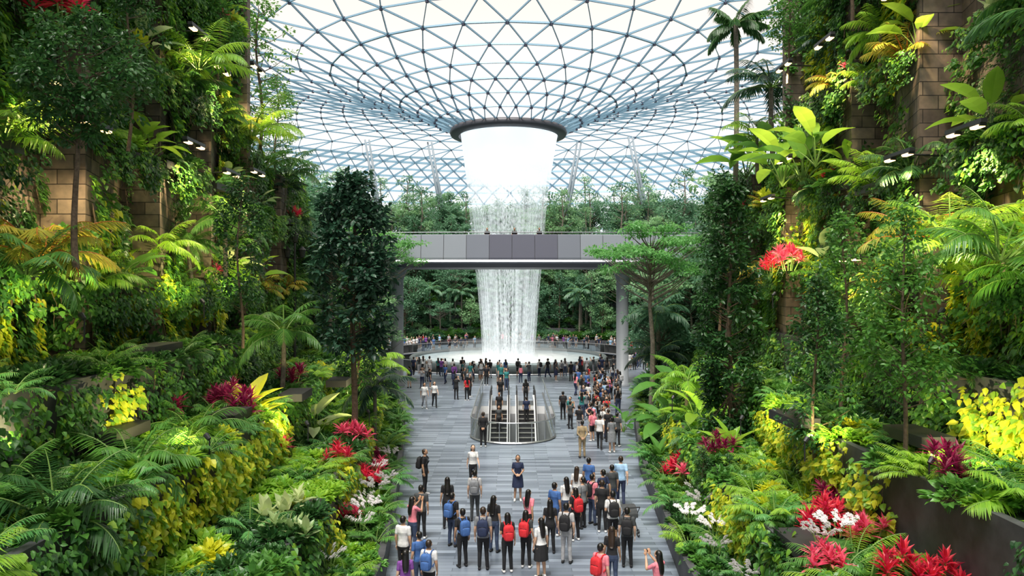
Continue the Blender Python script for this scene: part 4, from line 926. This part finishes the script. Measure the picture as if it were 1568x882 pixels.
def person(k,x,y,rot,top,bot,bag=None,s=1.0,z=0,name=None,shoe=None):
    me=PM[k]
    if name is None: name=('woman' if k[0]=='f' else 'man')+('_with_backpack' if k in('mb','ms','fb','fy') else '_taking_photo' if k in('mp','fp') else '_walking' if k in('mw','fw') else '_standing')
    o=obj(name,me,(x,y,z),(0,0,math.radians(rot)),s)
    ms=[SK[rng.integers(3)],HR_[int(rng.random()<.25)],cm(top),cm(bot),cm(shoe or (BK if rng.random()<.5 else WH)),cm(bag or BK),M_eye,M_lip]
    for i,m in enumerate(ms): o.material_slots[i].link='OBJECT'; o.material_slots[i].material=m
    return o
PL=[('fd',.22,27.8,0,NV,NV,None,1.0,'attendant_in_uniform_dress'),('fw',-1.56,29.6,10,WH,BK,None,1,None),('mb',-3.37,28.6,80,BK,BK,BK,1.03,None),
('f',-2.15,24.6,185,BK,BK,None,1,None),('mb',-1.85,22.9,150,BK,DN,BL,.97,None),('mb',-1.28,25.4,178,LG,DG,GY,1.02,None),
('mb',-1.42,21.2,205,BK,BK,BL,.98,None),('mb',-.82,21.0,178,GY,BK,NV,1.04,None),('f',-.55,22.4,155,BK,DN,None,1,None),
('fb',-.13,20.8,190,BK,BK,RD,.98,None),('fb',.40,21.15,162,DG,BK,RD,.96,None),('fw',.52,23.2,150,PK,BK,None,.98,None),
('fs',.80,20.4,208,WH,BK,None,.97,None),('mb',1.58,21.5,162,LG,LG,BK,1.02,None),('m',1.38,23.9,140,BL,DN,None,1,None),('f',1.80,24.6,200,WH,DN,None,1,None),
('fb',2.0,23.4,205,BK,BK,RD,.98,None),('ml',2.35,24.6,230,GY,BK,None,1,None),('mb',2.72,25.0,130,PK,DN,BK,1,None),('m',2.85,27.4,150,BL,BK,None,1,None),
('mw',3.15,25.6,215,NV,BK,None,1,None),('mw',4.0,27.2,175,LB,NV,None,1.06,None),('ms',3.1,22.8,185,WH,BK,BK,1.02,None),('f',2.65,19.6,165,BK,DN,None,.98,None),
('mb',2.2,18.3,140,PK,BK,RD,.98,None),('fp',3.5,17.7,215,PK,BK,None,1,None),('fp',-3.0,22.3,140,PK,DN,None,1,None),('m',-3.0,20.4,160,WH,BK,None,1,None),
('m',-2.45,19.5,215,BL,DN,None,.92,None),('mb',-2.1,18.7,165,WH,BK,BL,.95,None),('f',-2.6,18.0,195,PU,BK,None,.95,None),('f',.62,16.4,180,BK,BK,None,.95,None),('m',-.35,15.9,180,GY,BK,None,.95,None),
('m',2.95,24.2,170,BK,BK,None,1,None),('f',2.3,26.2,160,WH,DN,None,.98,None),('m',3.55,26.3,190,DG,DN,None,1,None),('f',1.15,22.3,175,BK,BK,None,.95,None),('m',-2.9,23.6,170,DG,BK,None,1,None),('mb',3.3,21.2,170,DG,BK,BK,1,None),
('mh',-1.45,37.2,180,BK,BK,None,1.03,'man_in_black_suit'),('mh',3.3,34.8,185,TN,TN,None,1.03,'guard_in_tan_uniform'),('mw',4.35,36.7,170,WH,BK,None,1,None),('fd',4.85,35.9,190,GY,GY,None,1.02,None),
('m',5.0,38.4,180,BK,BK,None,1,None),('ml',5.3,37.3,150,DG,BK,None,1,None),('mw',-5.8,49,20,WH,GY,None,1,None),('fw',-5.2,49.6,15,WH,BK,None,1,None),('mp',-4.0,53,170,BK,BK,None,1,None),('f',-3.2,52.5,200,RD,BK,None,1,None),
('m',-3.1,54.3,60,BK,BK,None,1,None),('mb',3.1,45,180,BK,BK,BK,1,None)]
for k,x,y,r_,t,b,bg,s,nm in PL: person(k,x,y,r_,t,b,bg,s,0,nm)
KS=list(PM.keys())
def rc(): return COLS[rng.integers(len(COLS))]
used=[(p[1],p[2]) for p in PL]
def crowd(n,fx,face,mind=.55):
    c=0;t=0
    while c<n and t<n*30:
        t+=1; x,y=fx()
        if min((x-a)**2+(y-b)**2 for a,b in used)<mind**2: continue
        if HX-HR-.4<x<HX+HR+.4 and 37<y<56.4: continue
        if min(abs(x-9),abs(x+9.35))<1.1 and abs(y-60.3)<1.1: continue
        if sdist(x,y)>-.4: continue
        used.append((x,y)); person(KS[rng.integers(len(KS))],x,y,face()+rng.normal()*30,rc(),[BK,DN,BK,GY,NV,LG][rng.integers(6)],rc(),rng.uniform(.9,1.05)); c+=1
def q1(): 
    y=rng.uniform(38.5,58); return 4.5+(y-39)*.12+rng.normal()*.75,y
crowd(46,q1,lambda:180 if rng.random()<.6 else 0)
def q2():
    a=rng.uniform(-math.pi*.93,-math.pi*.07); r_=15.0+abs(rng.normal())*1.3; return CX+r_*math.cos(a),CY+r_*math.sin(a)
crowd(62,q2,lambda:180)
def q3(): return rng.uniform(-8.5,9),rng.uniform(56.5,64.5)
crowd(28,q3,lambda:rng.choice([0,180,90]))
def q4():
    a=rng.uniform(.10,math.pi-.10); r_=15.0+rng.uniform(0,7.5); return CX+r_*math.cos(a),CY+r_*math.sin(a)
crowd(130,q4,lambda:0)
for x,y,k,t in((-.85,49.4,'m',BK),(-.85,48.2,'f',DG),(.95,49.0,'m',NV),(.95,50.9,'f',BK),(-.8,51.6,'mb',BK)):
    st_=max(0,math.floor((50.2-y)/.4)+1) if y<50.2 else 0
    yy=50.2-(st_-.5)*.4 if st_ else y
    person(k,x,yy,0 if x<0 else 180,t,BK,BK,1,.03-.23*st_+.002)
for x,r_ in((.2,0),(2.2,20),(-2,0)): person('m',x,59.5,r_,BK,BK,None,.95,11.22)
mb=MB(); 
for sx in(-.25,.25):
    for sy in(-.3,.35): 
        a=np.linspace(0,2*math.pi,13)[:-1]; tube(mb,np.stack([np.full(12,sx),sy+.11*np.cos(a),.13+.11*np.sin(a)],1),.02,6,0,closed=True); tube(mb,[(sx-.02,sy,.13),(sx+.02,sy,.13)],.03,6,0)
    tube(mb,[(sx,.35,.13),(sx,0,.5),(sx,-.45,1.0)],.015,6,0); tube(mb,[(sx,-.3,.13),(sx,.1,.55)],.015,6,0)
tube(mb,[(-.25,-.45,1.0),(.25,-.45,1.0)],.02,6,0); a=np.linspace(0,math.pi*.75,8)
V=[(sx*.25,.05-.35*math.cos(q),.62+.35*math.sin(q)) for q in a for sx in(-1,1)]; q=np.arange(7); mb.add(V,np.stack([2*q,2*q+1,2*q+3,2*q+2],1),1)
V=[(-.24,-.25,.75),(.24,-.25,.75),(.24,-.05,.42),(-.24,-.05,.42),(.24,.3,.42),(-.24,.3,.42),(.24,.38,.2),(-.24,.38,.2)]; mb.add(V,np.array([[0,1,2,3],[3,2,4,5],[5,4,6,7]]),1)
obj('baby_stroller',mb.mesh('baby_stroller',[M_metal_dk,cm(DG)]),(3.75,24.0,0),(0,0,.2))

# ------------------------------------------------------------ light
w=bpy.data.worlds.new('sky'); scene.world=w; w.use_nodes=True; nt=w.node_tree; nt.nodes.clear()
out=nt.nodes.new('ShaderNodeOutputWorld'); bg=nt.nodes.new('ShaderNodeBackground'); tc=nt.nodes.new('ShaderNodeTexCoord'); sx=nt.nodes.new('ShaderNodeSeparateXYZ'); cr=nt.nodes.new('ShaderNodeValToRGB')
nt.links.new(tc.outputs['Generated'],sx.inputs[0]); nt.links.new(sx.outputs['Z'],cr.inputs[0])
cr.color_ramp.elements[0].position=0; cr.color_ramp.elements[0].color=(.84,.94,1.0,1); cr.color_ramp.elements[1].position=.42; cr.color_ramp.elements[1].color=(.80,.715,.645,1)
e=cr.color_ramp.elements.new(.18); e.color=(.97,.98,1,1); e=cr.color_ramp.elements.new(.29); e.color=(.86,.825,.785,1)
nt.links.new(cr.outputs[0],bg.inputs[0]); bg.inputs[1].default_value=1.3; nt.links.new(bg.outputs[0],out.inputs[0])
s=bpy.data.lights.new('sun','SUN'); s.energy=5.8; s.angle=math.radians(28); s.color=(1,.96,.87); so=bpy.data.objects.new('sun',s); col.objects.link(so)
so.rotation_euler=(math.radians(22),math.radians(-8),0)
for a in np.linspace(0,2*math.pi,7)[:-1]:
    spot(CX+9*math.cos(a),CY+9*math.sin(a),.7,CX,CY,9,500,(.9,.97,1),60,wf,.3)
cam=bpy.data.cameras.new('cam'); cam.lens=26; cam.sensor_width=36; cam.clip_end=1000; co=bpy.data.objects.new('camera',cam); col.objects.link(co); co.location=(0,0,8); co.rotation_euler=(math.pi/2,0,0); scene.camera=co
try:
    scene.view_settings.view_transform='Standard'
except Exception as ex: print(ex)
print('objects',len(bpy.data.objects),'t',time.time()-t0)
